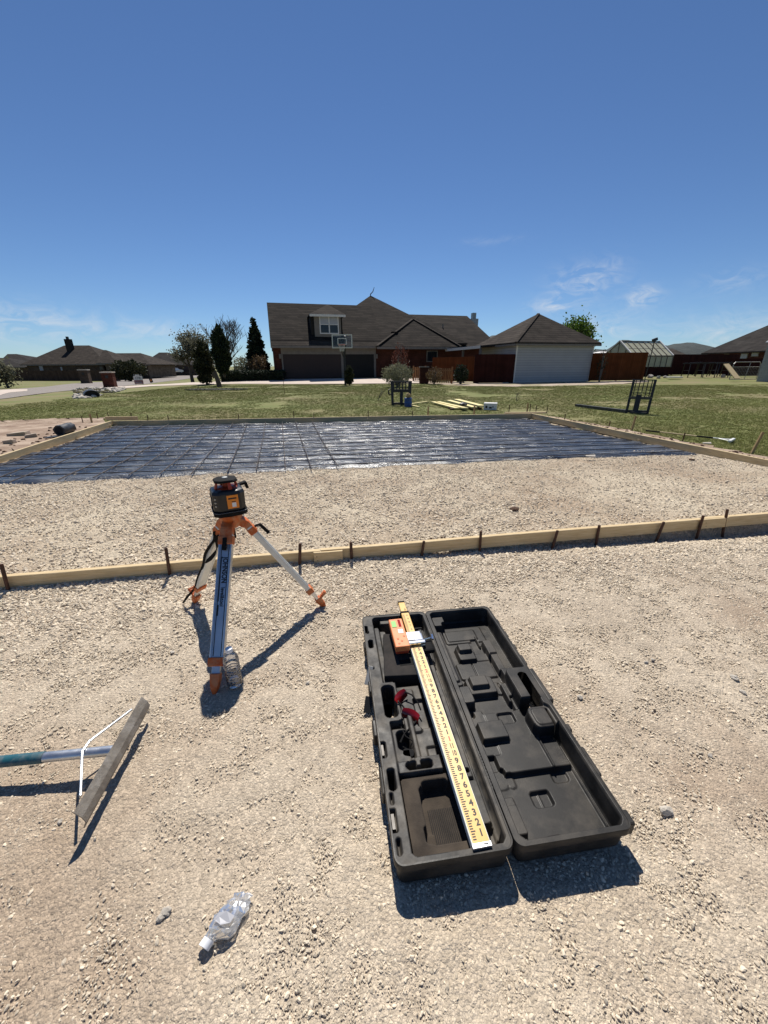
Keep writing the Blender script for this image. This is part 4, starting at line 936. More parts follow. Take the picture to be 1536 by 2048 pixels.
    lb = MB().box((-.012,-.0745,.042),(.038,-.0712,.106)).build('label_plate', M['label_orange'], g, bevel=.001)
    MB().box((.008,-.0752,.049),(.026,-.0744,.070)).build('label_patch', M['white'], lb)
    MB().box((-.006,-.0750,.087),(.030,-.0743,.094)).build('printed_band', M['ink'], lb)
    MB().box((.008,-.0750,.073),(.026,-.0743,.0765)).build('printed_band', M['ink'], lb)
    for k in range(3): MB().bar((-.0585,-.0635,.095-.017*k),(-.0625,-.0585,.088-.017*k),.008,.003,(.5,-.5,.6)).build('button', M['galv'], g, bevel=.001)
    MB().box((-.0735,-.035,.045),(-.0710,.030,.100)).build('control_panel', M['black'], g, bevel=.001)
    MB().box((-.0745,-.010,.056),(-.0732,.0,.092)).build('panel_label', M['galv'], g)
build_tripod()
# ------------------------------------------------------------------ bottles
def build_bottles():
    p = G(470, 1367, 0); z = float(pad_z(p.x, p.y)) + .002
    t = thing('water_bottle', 'clear ribbed plastic water bottle standing beside the tripod foot', 'bottle', (p.x, p.y, z))
    pr = [(.022,.001),(.030,.004),(.0325,.012)]
    for k in range(6): pr += [(.0325,.02+.013*k),(.0308,.0235+.013*k),(.0308,.0265+.013*k),(.0325,.030+.013*k)]
    pr += [(.0328,.108),(.0300,.112),(.0300,.118),(.0328,.122),(.0325,.140),(.029,.155),(.020,.170),(.0125,.178),(.0125,.184)]
    MB().lathe(pr, 28).build('bottle_body', M['pet'], t, True, sharp=80)
    MB().lathe([(.0125,.178),(.0152,.179),(.0152,.194),(.014,.196)], 20).build('bottle_cap', M['cap_white'], t, True)
    MB().lathe([(.021,.003),(.029,.006),(.031,.014),(.0305,.030),(.0305,.060),(.030,.062)], 24).build('water', M['water'], t, True)
    q = G(452, 1838, .02); t = thing('crumpled_bottle', 'crushed clear plastic bottle lying on the gravel near the bottom', 'bottle', (q.x, q.y, float(pad_z(q.x, q.y))), math.radians(-8)); t.scale = (.92, .66, .82)
    r = np.random.default_rng(3); n = 22; loops = []; zc = .030
    prof = [(-.062,.013,-.022),(-.055,.014,-.02),(-.045,.030,-.006),(-.030,.036,.0),(-.012,.035,.004),(.005,.034,.006),(.022,.031,.010),(.038,.029,.013),(.052,.027,.016),(.064,.024,.019),(.076,.024,.022),(.084,.012,.024)]
    for k, (y, rad, dx) in enumerate(prof):
        jit = r.uniform(-1, 1, n)*(.0065 if k > 3 else .003); fl = 1.0 if k < 3 else (.62 if k < 7 else .5)
        ph = r.uniform(0, 6.28); loops.append([(dx + (rad + jit[j] + .004*math.sin(3*2*PI*j/n+ph))*math.cos(2*PI*j/n), y + r.uniform(-.003,.003)*(k > 1), max(.003, zc*(.62 if k > 2 else .75) + fl*(rad + jit[(j*7) % n])*math.sin(2*PI*j/n)*.8)) for j in range(n)])
    MB().rings(loops).build('bottle_body', M['pet2'], t)
    c = MB(); c.tube([(-.0225,-.060,.021),(-.030,-.082,.016)], .0155, 16); c.build('bottle_cap', M['cap_white'], t, True)
    s = MB(); 
    pts = [(.0,-.03,.047),(.022,-.018,.043),(.026,.004,.040),(.004,.008,.049),(-.018,.002,.046),(-.024,-.018,.043)]
    s.slab(pts, .0012).build('bottle_label', M['label_grey'], t)
build_bottles()
# ------------------------------------------------------------------ concrete rake at the left
def build_rake():
    e0, e1 = G(174, 1652, .035), G(298, 1422, .035); mid = (e0+e1)/2; d = (e1-e0).normalized(); n = Vector((-d.y, d.x, 0))    # n points left, away from the blade's face
    if n.x > 0: n = -n
    t = thing('concrete_rake', 'concrete placing rake with aluminium and teal handle lying at the left', 'rake'); hl = (e1-e0).length/2 + .005
    top = .070; up = Vector((0,0,1)); mb = MB(); loops = []
    prof = [(.0,.002),(.010,.040),(.022,.072),(.045,top),(.047,top-.003),(.025,.070),(.013,.039),(.003,.002)]
    prof = [(.024,.0),(.013,.024),(.018,.046),(.035,top),(.037,top-.002),(.021,.045),(.016,.024),(.027,.0)]
    for s in (-hl, hl): loops.append([mid + d*s + n*(a-.02) + up*z for a, z in prof])
    mb.rings(loops).build('blade', M['blade'], t)
    hs = mid + n*.012 + up*.050; he = G(0, 1537, .045); hd = (he - hs).normalized(); he = hs + hd*1.45; he.z = .050
    hd = (he-hs).normalized()
    MB().tube([hs, hs+hd*.30], .0165, 14).build('ferrule', M['alu'], t, True)
    MB().tube([hs+hd*.225, he], .0180, 14).build('handle', M['teal'], t, True)
    br = hs + hd*.095 + up*.018
    MB().tube([mid+d*(hl*.74)+n*.026+up*.066, br+d*.03, br-d*.01, mid-d*(hl*.76)+n*.026+up*.066], .0042, 8).build('brace', M['alu'], t, True)
build_rake()
# ------------------------------------------------------------------ stones large enough to count
for i, (px, py, s, lb) in enumerate([(1332,1622,.024,'grey angular stone right of the case lid'),(1468,1357,.022,'pale stone near the right edge level with the lid handle'),(1486,1386,.017,'small pale stone below the pale stone near the right edge'),
        (813,1181,.017,'pale stone behind the far end of the case'),(1160,1395,.016,'flat pale stone right of the lid handle'),(1292,1325,.012,'small pale stone up right of the lid handle'),(1305,1320,.011,'smaller pale stone beside the small one up right of the handle'),
        (332,1826,.016,'pale stone left of the crumpled bottle'),(322,1838,.013,'small stone touching the stone left of the crumpled bottle'),(168,1577,.011,'small stone under the rake brace'),(121,1645,.011,'small pale stone left of the rake blade tip'),
        (615,1365,.012,'pale stone right of the standing bottle'),(345,1305,.014,'dark stone left of the tripod front leg'),(1016,1330,.009,'small dark stone between case handle and far corner'),(1420,1510,.010,'grey stone at right middle of the gravel')]):
    p = G(px, py, 0); V, Fc = rock_mesh(100+i, 2); V = V*np.array([s, s*.75, s*.55]); me = bpy.data.meshes.new('stone'); me.from_pydata(V.tolist(), [], Fc)
    o = link('stone', me, M['stone']); o.location = (p.x, p.y, float(pad_z(p.x, p.y)) + s*.35); o.rotation_euler = (random.uniform(-.2,.2), random.uniform(-.2,.2), random.uniform(0,6))
    tag(o, lb, 'stone', 'larger stones on the gravel')
for i, (px, py, s, lb) in enumerate([(1385,915,.05,'dark dirt clod at the right tip of the plastic'),(1412,914,.03,'small dark clod right of the clod at the plastic tip'),(1028,1022,.05,'brown dirt clod lying on the gravel bed')]):
    p = G(px, py, .05); V, Fc = rock_mesh(200+i, 2); V = V*np.array([s, s*.6, s*.4]); me = bpy.data.meshes.new('dirt_clod'); me.from_pydata(V.tolist(), [], Fc)
    o = link('dirt_clod', me, M['clod']); o.location = (p.x, p.y, float(bed_z(p.x, p.y)) + s*.25); tag(o, lb, 'clod', 'clods on the gravel bed')

# ------------------------------------------------------------------ the brick house behind the lawn
def roof_part(parent, pts_faces, m, name='roof', th=.12):
    mb = MB()
    for f in pts_faces: mb.slab(f, th)
    return mb.build(name, m, parent)
HF = Frame((D(549, 758, 34.6).x, 34.6, .30), math.radians(14.5))
def build_main_house():
    h = thing('brick_house', 'brown roofed red brick house with dormer and double garage door', 'house', HF.o, HF.yaw)
    H = lambda px, py, v: HF.hit(px, py, v)
    uA = H(549, 740, 0)[0]; uB = H(752, 740, 0)[0]; uE = H(985, 720, 1)[0]; ez = H(650, 694, -.4)[1]        # eave height
    dep = 13.0
    # walls
    MB().box((uA, 0.05, 0), (uE, dep, ez+.05)).build('wall', M['brick'], h)
    # garage front: header panel, doors, piers
    g0, g1 = H(568, 740, 0)[0], H(683, 740, 0)[0]; g2, g3 = H(689, 740, 0)[0], H(748, 740, 0)[0]; dt = H(620, 708.5, 0)[1]
    MB().box((g0-.12, -.03, dt), (uB, .05, ez)).build('header_panel', M['trim'], h)
    for a, b in ((g0-.12, g0), (g1, g2), (g3, uB)): MB().box((a, -.03, 0), (b, .05, dt)).build('door_jamb', M['trim'], h)
    d = MB().box((g0, -.01, .02), (g1, .045, dt)).build('garage_door', M['garage'], h)
    for k in range(4):
        MB().box((g0+.04, -.022, .04+k*dt/4), (g1-.04, -.011, (k+1)*dt/4-.02)).build('door_panel', M['garage'], d)
    MB().box((g2, -.006, .02), (g3, .045, dt)).build('open_garage', M['dark'], h)
    # window of the brick wing
    w0, zt = H(855, 703, 0); w1, zb = H(873, 722, 0)
    w = MB().box((w0-.08, -.02, zb-.08), (w1+.08, .045, zt+.08)).build('window', M['trim'], h)
    MB().box((w0, -.03, zb), (w1, -.021, zt)).build('pane', M['glass'], w)
    # left garage gable roof
    rl = H(537, 605, 4.8); rz = rl[1]; u0 = H(541, 690, -.5)[0]
    u1 = H(770, 690, -.5)[0]; e = ez + .10
    fl = .85                                                       # flared lower edge
    roof_part(h, [[(u0,-.1,e+.42),(u1,-.1,e+.42),(u1,4.8,rz),(u0,4.8,rz)], [(u0,4.81,rz),(u1,4.81,rz),(u1,dep*.8,e),(u0,dep*.8,e)]], M['shingle'])
    roof_part(h, [[(u0,-.62,e),(u1,-.62,e),(u1,-.09,e+.40),(u0,-.09,e+.40)]], M['shingle2'], 'eave_skirt', .10)  # lighter shingle colour paints in the extra sky light on this flatter slope
    MB().box((u0, -.66, e-.20), (u1, -.625, e-.02)).build('fascia', M['trim'], h)
    MB().box((u0, -.62, e-.16), (uE, .04, e-.12)).build('soffit', M['trim'], h)
    MB().poly([(u0+.25,0,e+.3),(u0+.25,dep*.8-1,e+.3),(u0+.25,4.8,rz-.15)]).build('gable_wall', M['brick'], h)
    # tall centre hip
    ap = H(741, 591, 7.2); ca = 7.4; au, azv = ap
    q = [(au-ca,-.15,e+.3),(au+ca,-.15,e+.3),(au+ca,14.5,e),(au-ca,14.5,e)]
    roof_part(h, [[q[0],q[1],(au,7.2,azv)],[q[1],q[2],(au,7.2,azv)],[q[2],q[3],(au,7.2,azv)],[q[3],q[0],(au,7.2,azv)]], M['shingle'])
    MB().tube([(au,7.2,azv-.1),(au,7.2,azv+.12),(au+.25,7.2,azv+.35),(au+.4,7.2,azv+.75)],[.05,.05,.04,.02],6).build('roof_finial', M['steel_worn'], h)
    # right block
    r0 = H(795, 628, 6.5); r1 = H(934, 632, 6.5); rz2 = (r0[1]+r1[1])/2; re = H(978, 680, 1.0)[0]+.6
    roof_part(h, [[(au,-.2,e-.02),(re,-.2,e-.02),(r1[0],6.5,rz2),(au,6.5,rz2)], [(re,-.2,e-.02),(re,13.5,e-.02),(r1[0],6.5,rz2)], [(au,6.5,rz2),(r1[0],6.5,rz2),(re,13.5,e-.02),(au,13.5,e-.02)]], M['shingle'])
    # front wing hip
    a0, a1 = H(754, 694, -.9)[0], H(922, 694, -.9)[0]; wp = H(826, 638, 3.2)
    roof_part(h, [[(a0,-.9,e-.06),(a1,-.9,e-.06),(wp[0],3.2,wp[1])], [(a1,-.9,e-.06),(a1+1.2,5.6,e+1.2),(wp[0],6.0,wp[1]),(wp[0],3.2,wp[1])], [(wp[0],3.2,wp[1]),(wp[0],6.0,wp[1]),(a0-.6,5.6,e+1.2),(a0,-.9,e-.06)]], M['shingle'])
    MB().bar((a0,-.9,e),(wp[0],3.2,wp[1]+.03),.26,.05).build('hip_cap', M['shingle2'], h)
    MB().bar((a1,-.9,e),(wp[0],3.2,wp[1]+.03),.26,.05).build('hip_cap', M['shingle2'], h)
    MB().box((a0, -.94, e-.26), (a1+.3, -.905, e-.08)).build('fascia', M['trim'], h)
    # dormer
    dv = .35; d0, dzb = H(631, 684, dv); d1 = H(683, 684, dv)[0]; dzt = H(655, 629, dv)[1]
    dm = MB().box((d0, dv, dzb-.1), (d1, 4.2, dzt)).build('dormer', M['trim'], h)
    MB().box((d0-.28, dv+.25, dzb-.3), (d0-.003, 4.0, dzt-.1)).build('dormer_shade', M['dark'], h)  # dark blocks either side of the dormer stand in for its black shadow
    MB().box((d1+.003, dv+.25, dzb-.3), (d1+.16, 4.0, dzt-.1)).build('dormer_shade', M['dark'], h)
    dp = H(655, 609, 1.8); o = .38
    roof_part(h, [[(d0-o,dv-.3,dzt),(d1+o,dv-.3,dzt),(dp[0],1.8,dp[1])], [(d1+o,dv-.3,dzt),(d1+o,4.2,dzt),(dp[0],4.6,dp[1]),(dp[0],1.8,dp[1])], [(dp[0],1.8,dp[1]),(dp[0],4.6,dp[1]),(d0-o,4.2,dzt),(d0-o,dv-.3,dzt)]], M['shingle2'], 'dormer_roof', .1)
    MB().box((d0-o, dv-.34, dzt-.2), (d1+o, dv-.305, dzt-.02)).build('dormer_fascia', M['trim_white'], h)
    x0, zt = H(640, 632, dv); x1, zb = H(676, 666, dv); xm = (x0+x1)/2; zm = (zt+zb)/2
    wn = MB(); 
    for a, b, c, dd in ((x0-.09,x1+.09,zb-.09,zb),(x0-.09,x1+.09,zt,zt+.09),(x0-.09,x0,zb,zt),(x1,x1+.09,zb,zt),(xm-.05,xm+.05,zb,zt),(x0,x1,zm-.03,zm+.03)): wn.box((a, dv-.04, c), (b, dv-.005, dd))
    wn = wn.build('window', M['trim_white'], h)
    for a, b, c, dd in ((x0,xm-.05,zm+.03,zt),(xm+.05,x1,zm+.03,zt),(x0,xm-.05,zb,zm-.03),(xm+.05,x1,zb,zm-.03)):
        MB().box((a, dv-.020, c), (b, dv-.012, dd)).build('pane', M['curtain'] if c > zm else M['glass'], wn)
    # vents, dish, chimney
    c0, cz = H(944, 637, 8.0); c1 = H(957, 637, 8.0)[0]
    ch = MB().box((c0, 8.0, 3), (c1, 9.0, cz)).build('chimney', M['siding'], h)
    MB().box((c0+.2, 8.2, cz), (c1-.2, 8.7, H(950, 625, 8.0)[1])).build('chimney_cap', M['galv'], ch)
    for px, py, v in ((886, 648, 3.6), (760, 676, .9), (892, 682, .2), (775, 668, 1.2)):
        u, z = H(px, py, v); MB().tube([(u, v, z-1.4), (u, v, z)], .06, 8).build('vent_pipe', M['trim'], h)
    u, z = H(788, 664, 1.4); MB().lathe([(.02,-.12),(.30,-.05),(.34,.0)],14,(u,1.2,z)).build('roof_vent', M['shingle2'], h)
    for px in (560, 753):
        u, z = H(px, 712, -.05); MB().box((u-.08,-.14,z-.2),(u+.08,-.005,z+.15)).build('wall_lamp', M['trim'], h)
    return h
build_main_house()
# ------------------------------------------------------------------ white sided shed with hip roof
SF = Frame((D(1027, 763, 29.6).x, 29.6, .06), math.radians(14.5))
def lap_wall(u0, u1, v, z0, z1, step=.17):
    mb = MB(); n = int((z1-z0)/step)
    for k in range(n):
        a, b = z0 + k*(z1-z0)/n, z0 + (k+1)*(z1-z0)/n
        mb.rings([[(u0,v-.022,a),(u1,v-.022,a),(u1,v+.02,a),(u0,v+.02,a)],[(u0,v-.006,b),(u1,v-.006,b),(u1,v+.02,b),(u0,v+.02,b)]])
    return mb
def build_shed():
    t = thing('sided_shed', 'small white lap sided outbuilding with brown pyramid roof', 'shed', SF.o, SF.yaw)
    H = lambda px, py, v: SF.hit(px, py, v); W = H(1181, 730, 0)[0]; ez = H(1100, 689, 0)[1]; dp = 5.6
    MB().box((.02,.03,0),(W-.02,dp,ez)).build('wall', M['siding'], t)
    lw = lap_wall(0, W, 0, .05, ez).build('lap_siding', M['siding'], t); lw['kind'] = 'stuff'
    for u in (0, W): MB().box((u-.05,-.035,0),(u+.05,.02,ez)).build('corner_board', M['trim_white'], t)
    ap = H(1077, 627, dp/2); o = .35; e = ez+.12; P = [(-o,-o,e),(W+o,-o,e),(W+o,dp+o,e),(-o,dp+o,e)]; A = (ap[0], dp/2, ap[1])
    roof_part(t, [[P[i], P[(i+1) % 4], A] for i in range(4)], M['shingle2'])
    MB().bar(P[0], A, .2, .05).build('hip_cap', M['shingle2'], t)
    MB().box((-o,-o-.03,e-.22),(W+o,-o-.001,e-.10)).build('fascia', M['trim'], t); MB().box((-o-.03,-o,e-.22),(-o-.001,dp+o,e-.10)).build('fascia', M['trim'], t)
    # covered patio behind and to the left
    roof_part(t, [[(-1.6,2.4,e-.12),(-.4,2.4,e-.06),(-.4,9.0,e-.06),(-1.6,9.0,e-.12)]], M['shingle2'], 'patio_roof', .1)
    MB().box((-1.63,2.4,e-.30),(-1.601,9.0,e-.10)).build('gutter', M['trim_white'], t)
    for v in (2.6, 5.6): MB().box((-1.5,v,0),(-1.36,v+.14,e-.2)).build('patio_post', M['trim'], t)
    MB().box((-.9,-.06,0.0),(W*.96,-.032,.05)).build('sill_board', M['galv'], t)
build_shed()
p = GT(1085, 765); o = MB().box((-1.6,-.07,0),(2.2,.07,.06)).build('metal_trim', M['galv'], bevel=.01); o.location = (p.x+.6, p.y, p.z+.012); o.rotation_euler = (0,0,.25); tag(o, 'long grey metal strip on the ground in front of the shed', 'metal strip')
# ------------------------------------------------------------------ fences
def fence(p, q, h, m, label, name='wood_fence', panel=2.4, z0=None, cap=False, hq=None):
    p, q = Vector((p[0], p[1], 0)), Vector((q[0], q[1], 0)); Ln = (q-p).length; yaw = math.atan2(q.y-p.y, q.x-p.x)
    za = float(terrain(p.x, p.y)) if z0 is None else z0; t = thing(name, label, 'fence', (p.x, p.y, za), yaw); n = max(1, round(Ln/panel)); hq = hq or h
    for k in range(n):
        a, b = k*Ln/n, (k+1)*Ln/n; ha, hb = h+(hq-h)*k/n, h+(hq-h)*(k+1)/n
        MB().rings([[(a+.003,-.012,.03),(b-.003,-.012,.03),(b-.003,.012,.03),(a+.003,.012,.03)],[(a+.003,-.012,ha),(b-.003,-.012,hb),(b-.003,.012,hb),(a+.003,.012,ha)]]).build('fence_panel', m, t)
        MB().box((a-.05,.014,0),(a+.05,.11,ha-.02)).build('fence_post', m, t)
        for zr in (.35, ha*.5, ha-.3): MB().box((a+.052,.0125,zr),(b-.052,.05,zr+.09)).build('fence_rail', m, t)
    MB().box((Ln-.05,.014,0),(Ln+.05,.11,hq-.02)).build('fence_post', m, t)
    return t
def gx(px, Y): return D(px, 740, Y).x
a = (gx(1183, 31.0), 31.0); b = (gx(1289, 31.6), 31.6); fence(a, b, 1.98, M['cedar'], 'red stained cedar fence panel right of the shed', z0=.10, hq=2.02)
a = (gx(1012, 28.7), 28.7); b = (gx(1030, 29.2), 29.2); 
a = (gx(950, 29.4), 29.4); b = (gx(1027, 29.45), 29.45); fence(a, b, 1.95, M['fence_dark'], 'dark red fence with gate left of the shed', z0=.05)
a = (gx(865, 33.0), 33.0); b = (gx(951, 30.2), 30.2); fence(a, b, 1.75, M['cedar'], 'cedar privacy fence behind the wood heap', z0=.12)
def picket(p, q, n, h, label, name='picket_fence'):
    p, q = Vector((p[0], p[1], 0)), Vector((q[0], q[1], 0)); Ln = (q-p).length; t = thing(name, label, 'fence', (p.x, p.y, float(terrain(p.x, p.y))), math.atan2(q.y-p.y, q.x-p.x))
    for z in (.25, h-.2): MB().box((0,.02,z),(Ln,.06,z+.08)).build('rail', M['cedar_board'], t)
    s = Ln/n
    for k in range(n): MB().box((k*s+s*.18,-.002,.06),(k*s+s*.82,.018,h)).build('picket', M['cedar_board'], t)
    for x in (0, Ln): MB().box((x-.05,.062,0),(x+.05,.15,h+.1)).build('post', M['cedar_board'], t)
picket((gx(852, 29.9), 29.9), (gx(904, 29.2), 29.2), 14, 1.05, 'low cedar picket fence left of the wood heap')
picket((gx(826, 32.6), 32.6), (gx(850, 32.2), 32.2), 7, 1.05, 'weathered picket gate left of the low cedar pickets', 'picket_gate')
t = thing('planter_box', 'square brick planter corner beside the picket gate', 'planter', (gx(848, 29.7), 29.7, .06)); MB().box((-.3,-.3,0),(.3,.3,1.1)).build('planter_wall', M['brick'], t); MB().box((-.34,-.34,1.1),(.34,.34,1.16)).build('planter_cap', M['trim'], t)
# fences far right
a = (gx(1302, 39), 39); b = (gx(1470, 41), 41); fence(a, b, 1.85, M['fence_dark'], 'dark red fence behind the greenhouse and steel frames', z0=.28)
a = (gx(1450, 36.5), 36.5); b = (gx(1600, 37), 37); fence(a, b, 1.5, M['fence_dark'], 'dark fence stretch behind the wire gate at right', z0=.2)
# far left fence of panels and posts
a = D(18, 745, 83); b = D(160, 745, 79); fence((a.x, a.y), (b.x, b.y), 2.0, M['fence_grey'], 'brown wooden fence with posts in front of the far left house', z0=-1.25, panel=2.9)
a = D(176, 745, 78); b = D(236, 745, 74); fence((a.x, a.y), (b.x, b.y), 2.0, M['fence_grey'], 'brown fence stretch between the brick pillars', z0=-1.25, panel=2.9)
# ------------------------------------------------------------------ greenhouse, lamp post, yard things at right
def build_greenhouse():
    Gf = Frame((D(1258, 750, 36.0).x, 36.0, .26), math.radians(14.5)); t = thing('greenhouse', 'gabled greenhouse with milky roof panes and timber frame', 'greenhouse', Gf.o, Gf.yaw)
    H = Gf.hit; L_ = H(1342, 730, 0)[0]; ez = H(1300, 712, 0)[1]; rz = H(1290, 683.5, 1.7)[1]; dp = 3.4; zb = .75; n = 7
    MB().box((0,0,0),(L_,dp,zb)).build('base_wall', M['fence_dark'], t)
    for side in (0, 1):
        v0 = 0 if side == 0 else dp
        for k in range(n):
            a, b = k*L_/n+.04, (k+1)*L_/n-.04
            for f0, f1 in ((.03,.49),(.52,.97)):
                q = lambda u, f: (u, v0 + (dp/2-v0)*f, ez + (rz-ez)*f)
                MB().slab([q(a,f0),q(b,f0),q(b,f1),q(a,f1)] if side == 0 else [q(b,f0),q(a,f0),q(a,f1),q(b,f1)], .02).build('roof_pane', M['poly'], t)
            MB().box((a,v0-.01,zb+.05),(b,v0+.01,ez-.06)).build('wall_pane', M['poly'], t)
        for k in range(n+1):
            u = k*L_/n; MB().bar((u,v0,ez),(u,dp/2,rz),.07,.08,(1,0,0)).build('rafter', M['gh_frame'], t); MB().box((u-.035,v0-.035,zb),(u+.035,v0+.035,ez)).build('stud', M['gh_frame'], t)
        for k in range(n): 
            u = k*L_/n; s = 1 if side == 0 else -1; MB().bar((u,v0+s*.3,ez+.1),(u+L_/n,dp/2-s*.05,rz-.25),.035,.04,(1,0,0)).build('brace', M['gh_frame'], t)
    for v in (0, dp): MB().box((-.05,v-.05,ez-.05),(L_+.05,v+.05,ez+.05)).build('wall_plate', M['gh_frame'], t)
    MB().box((-.05,dp/2-.06,rz-.02),(L_+.05,dp/2+.06,rz+.06)).build('ridge_beam', M['gh_frame'], t)
    for u in (0, L_):
        for k in range(1, 4): MB().box((u-.03,dp*k/4-.03,zb),(u+.03,dp*k/4+.03,ez+(rz-ez)*(1-abs(k/4-.5)*2)-.05)).build('end_stud', M['gh_frame'], t)
        MB().poly([(u,.05,zb),(u,dp-.05,zb),(u,dp-.05,ez),(u,dp/2,rz-.1),(u,.05,ez)]).build('end_panel', M['poly'], t)
        for s0, s1 in ((0, 1), (dp, -1)): MB().bar((u,s0,ez+.04),(u,dp/2,rz+.06),.12,.1,(1,0,0)).build('barge_board', M['trim_white'], t)
build_greenhouse()
def pole_lamp():
    Y = 33.0; b = D(1290, 757, Y); z0 = float(terrain(b.x, Y)); tp = D(1294, 680, Y)
    t = thing('flood_lamp', 'dark flood lamp on a thin post in front of the greenhouse', 'lamp', (b.x, Y, z0)); hh = tp.z - z0
    MB().tube([(0,0,0),(.1,0,hh-.1)],.035,8).build('post', M['steel_black'], t); MB().bar((-.1,-.05,hh-.05),(.28,0,hh+.08),.16,.22,(0,1,0)).build('lamp_head', M['steel_black'], t, bevel=.02)
    MB().bar((.05,-.12,hh+.02),(.25,-.10,hh+.06),.02,.12,(0,1,0)).build('lamp_lens', M['glass'], t)
pole_lamp()
def shrub(name, label, base, h, w, leaf, stemmat, n=900, cat='shrub', group=None, ls=.05, up=.5, stems=10, shape='round', seed=0, twigs=0, ww=.35):
    r = np.random.default_rng(seed); t = thing(name, label, cat, base, 0, group); st = MB(); tips = []
    for k in range(stems):
        a = r.uniform(0, 2*PI); sp = r.uniform(.15, 1)*w; hh = h*r.uniform(.6, 1)
        st.tube([(0,0,0),(math.cos(a)*sp*.35,math.sin(a)*sp*.35,hh*.45),(math.cos(a)*sp*.85,math.sin(a)*sp*.85,hh*.93)],[.03*h/1.5+.008,.018*h/1.5+.005,.004],5)
    st.build('stems', stemmat, t)
    V = np.zeros((n, 4, 3)); 
    for k in range(n):
        while True:
            p = r.uniform(-1, 1, 3)
            if shape == 'round':
                rr = math.hypot(p[0], p[1], p[2])
                if rr > 1 or rr < r.random()*.75: continue
                c = np.array([p[0]*w, p[1]*w, h*.52 + p[2]*h*.48]); c *= 1 + .12*math.sin(p[0]*7+seed)*math.cos(p[1]*6)
            elif shape == 'cone':
                f = (p[2]+1)/2; rr = math.hypot(p[0], p[1]); lim = (1-f)**.8*(.85+.15*math.sin(f*34+seed+math.atan2(p[1],p[0])*2))
                if rr > lim or rr < lim*r.random()*.8: continue
                c = np.array([p[0]*w, p[1]*w, h*(.05+.95*f)])
            else:
                f = (p[2]+1)/2; rr = math.hypot(p[0], p[1]); lim = math.sin(PI*min(1, .12+f*.9))**.6*(.8+.2*math.sin(f*19+seed+3*math.atan2(p[1],p[0])))
                if rr > lim or rr < lim*r.random()*.8: continue
                c = np.array([p[0]*w, p[1]*w, h*(.04+.96*f)])
            break
        d = r.normal(size=3); d[2] += up*2; d += np.array([p[0], p[1], 0])*.8; d /= np.linalg.norm(d); s = np.cross(d, r.normal(size=3)); s /= np.linalg.norm(s)
        l = ls*r.uniform(.7, 1.5); wd = l*ww; V[k] = [c-s*wd*.5, c+d*l*.5-s*wd, c+d*l, c+d*l*.5+s*wd]
    me = np_mesh('foliage', V.reshape(-1, 3), np.arange(n*4).reshape(n, 4)); link('foliage', me, leaf, t); return t
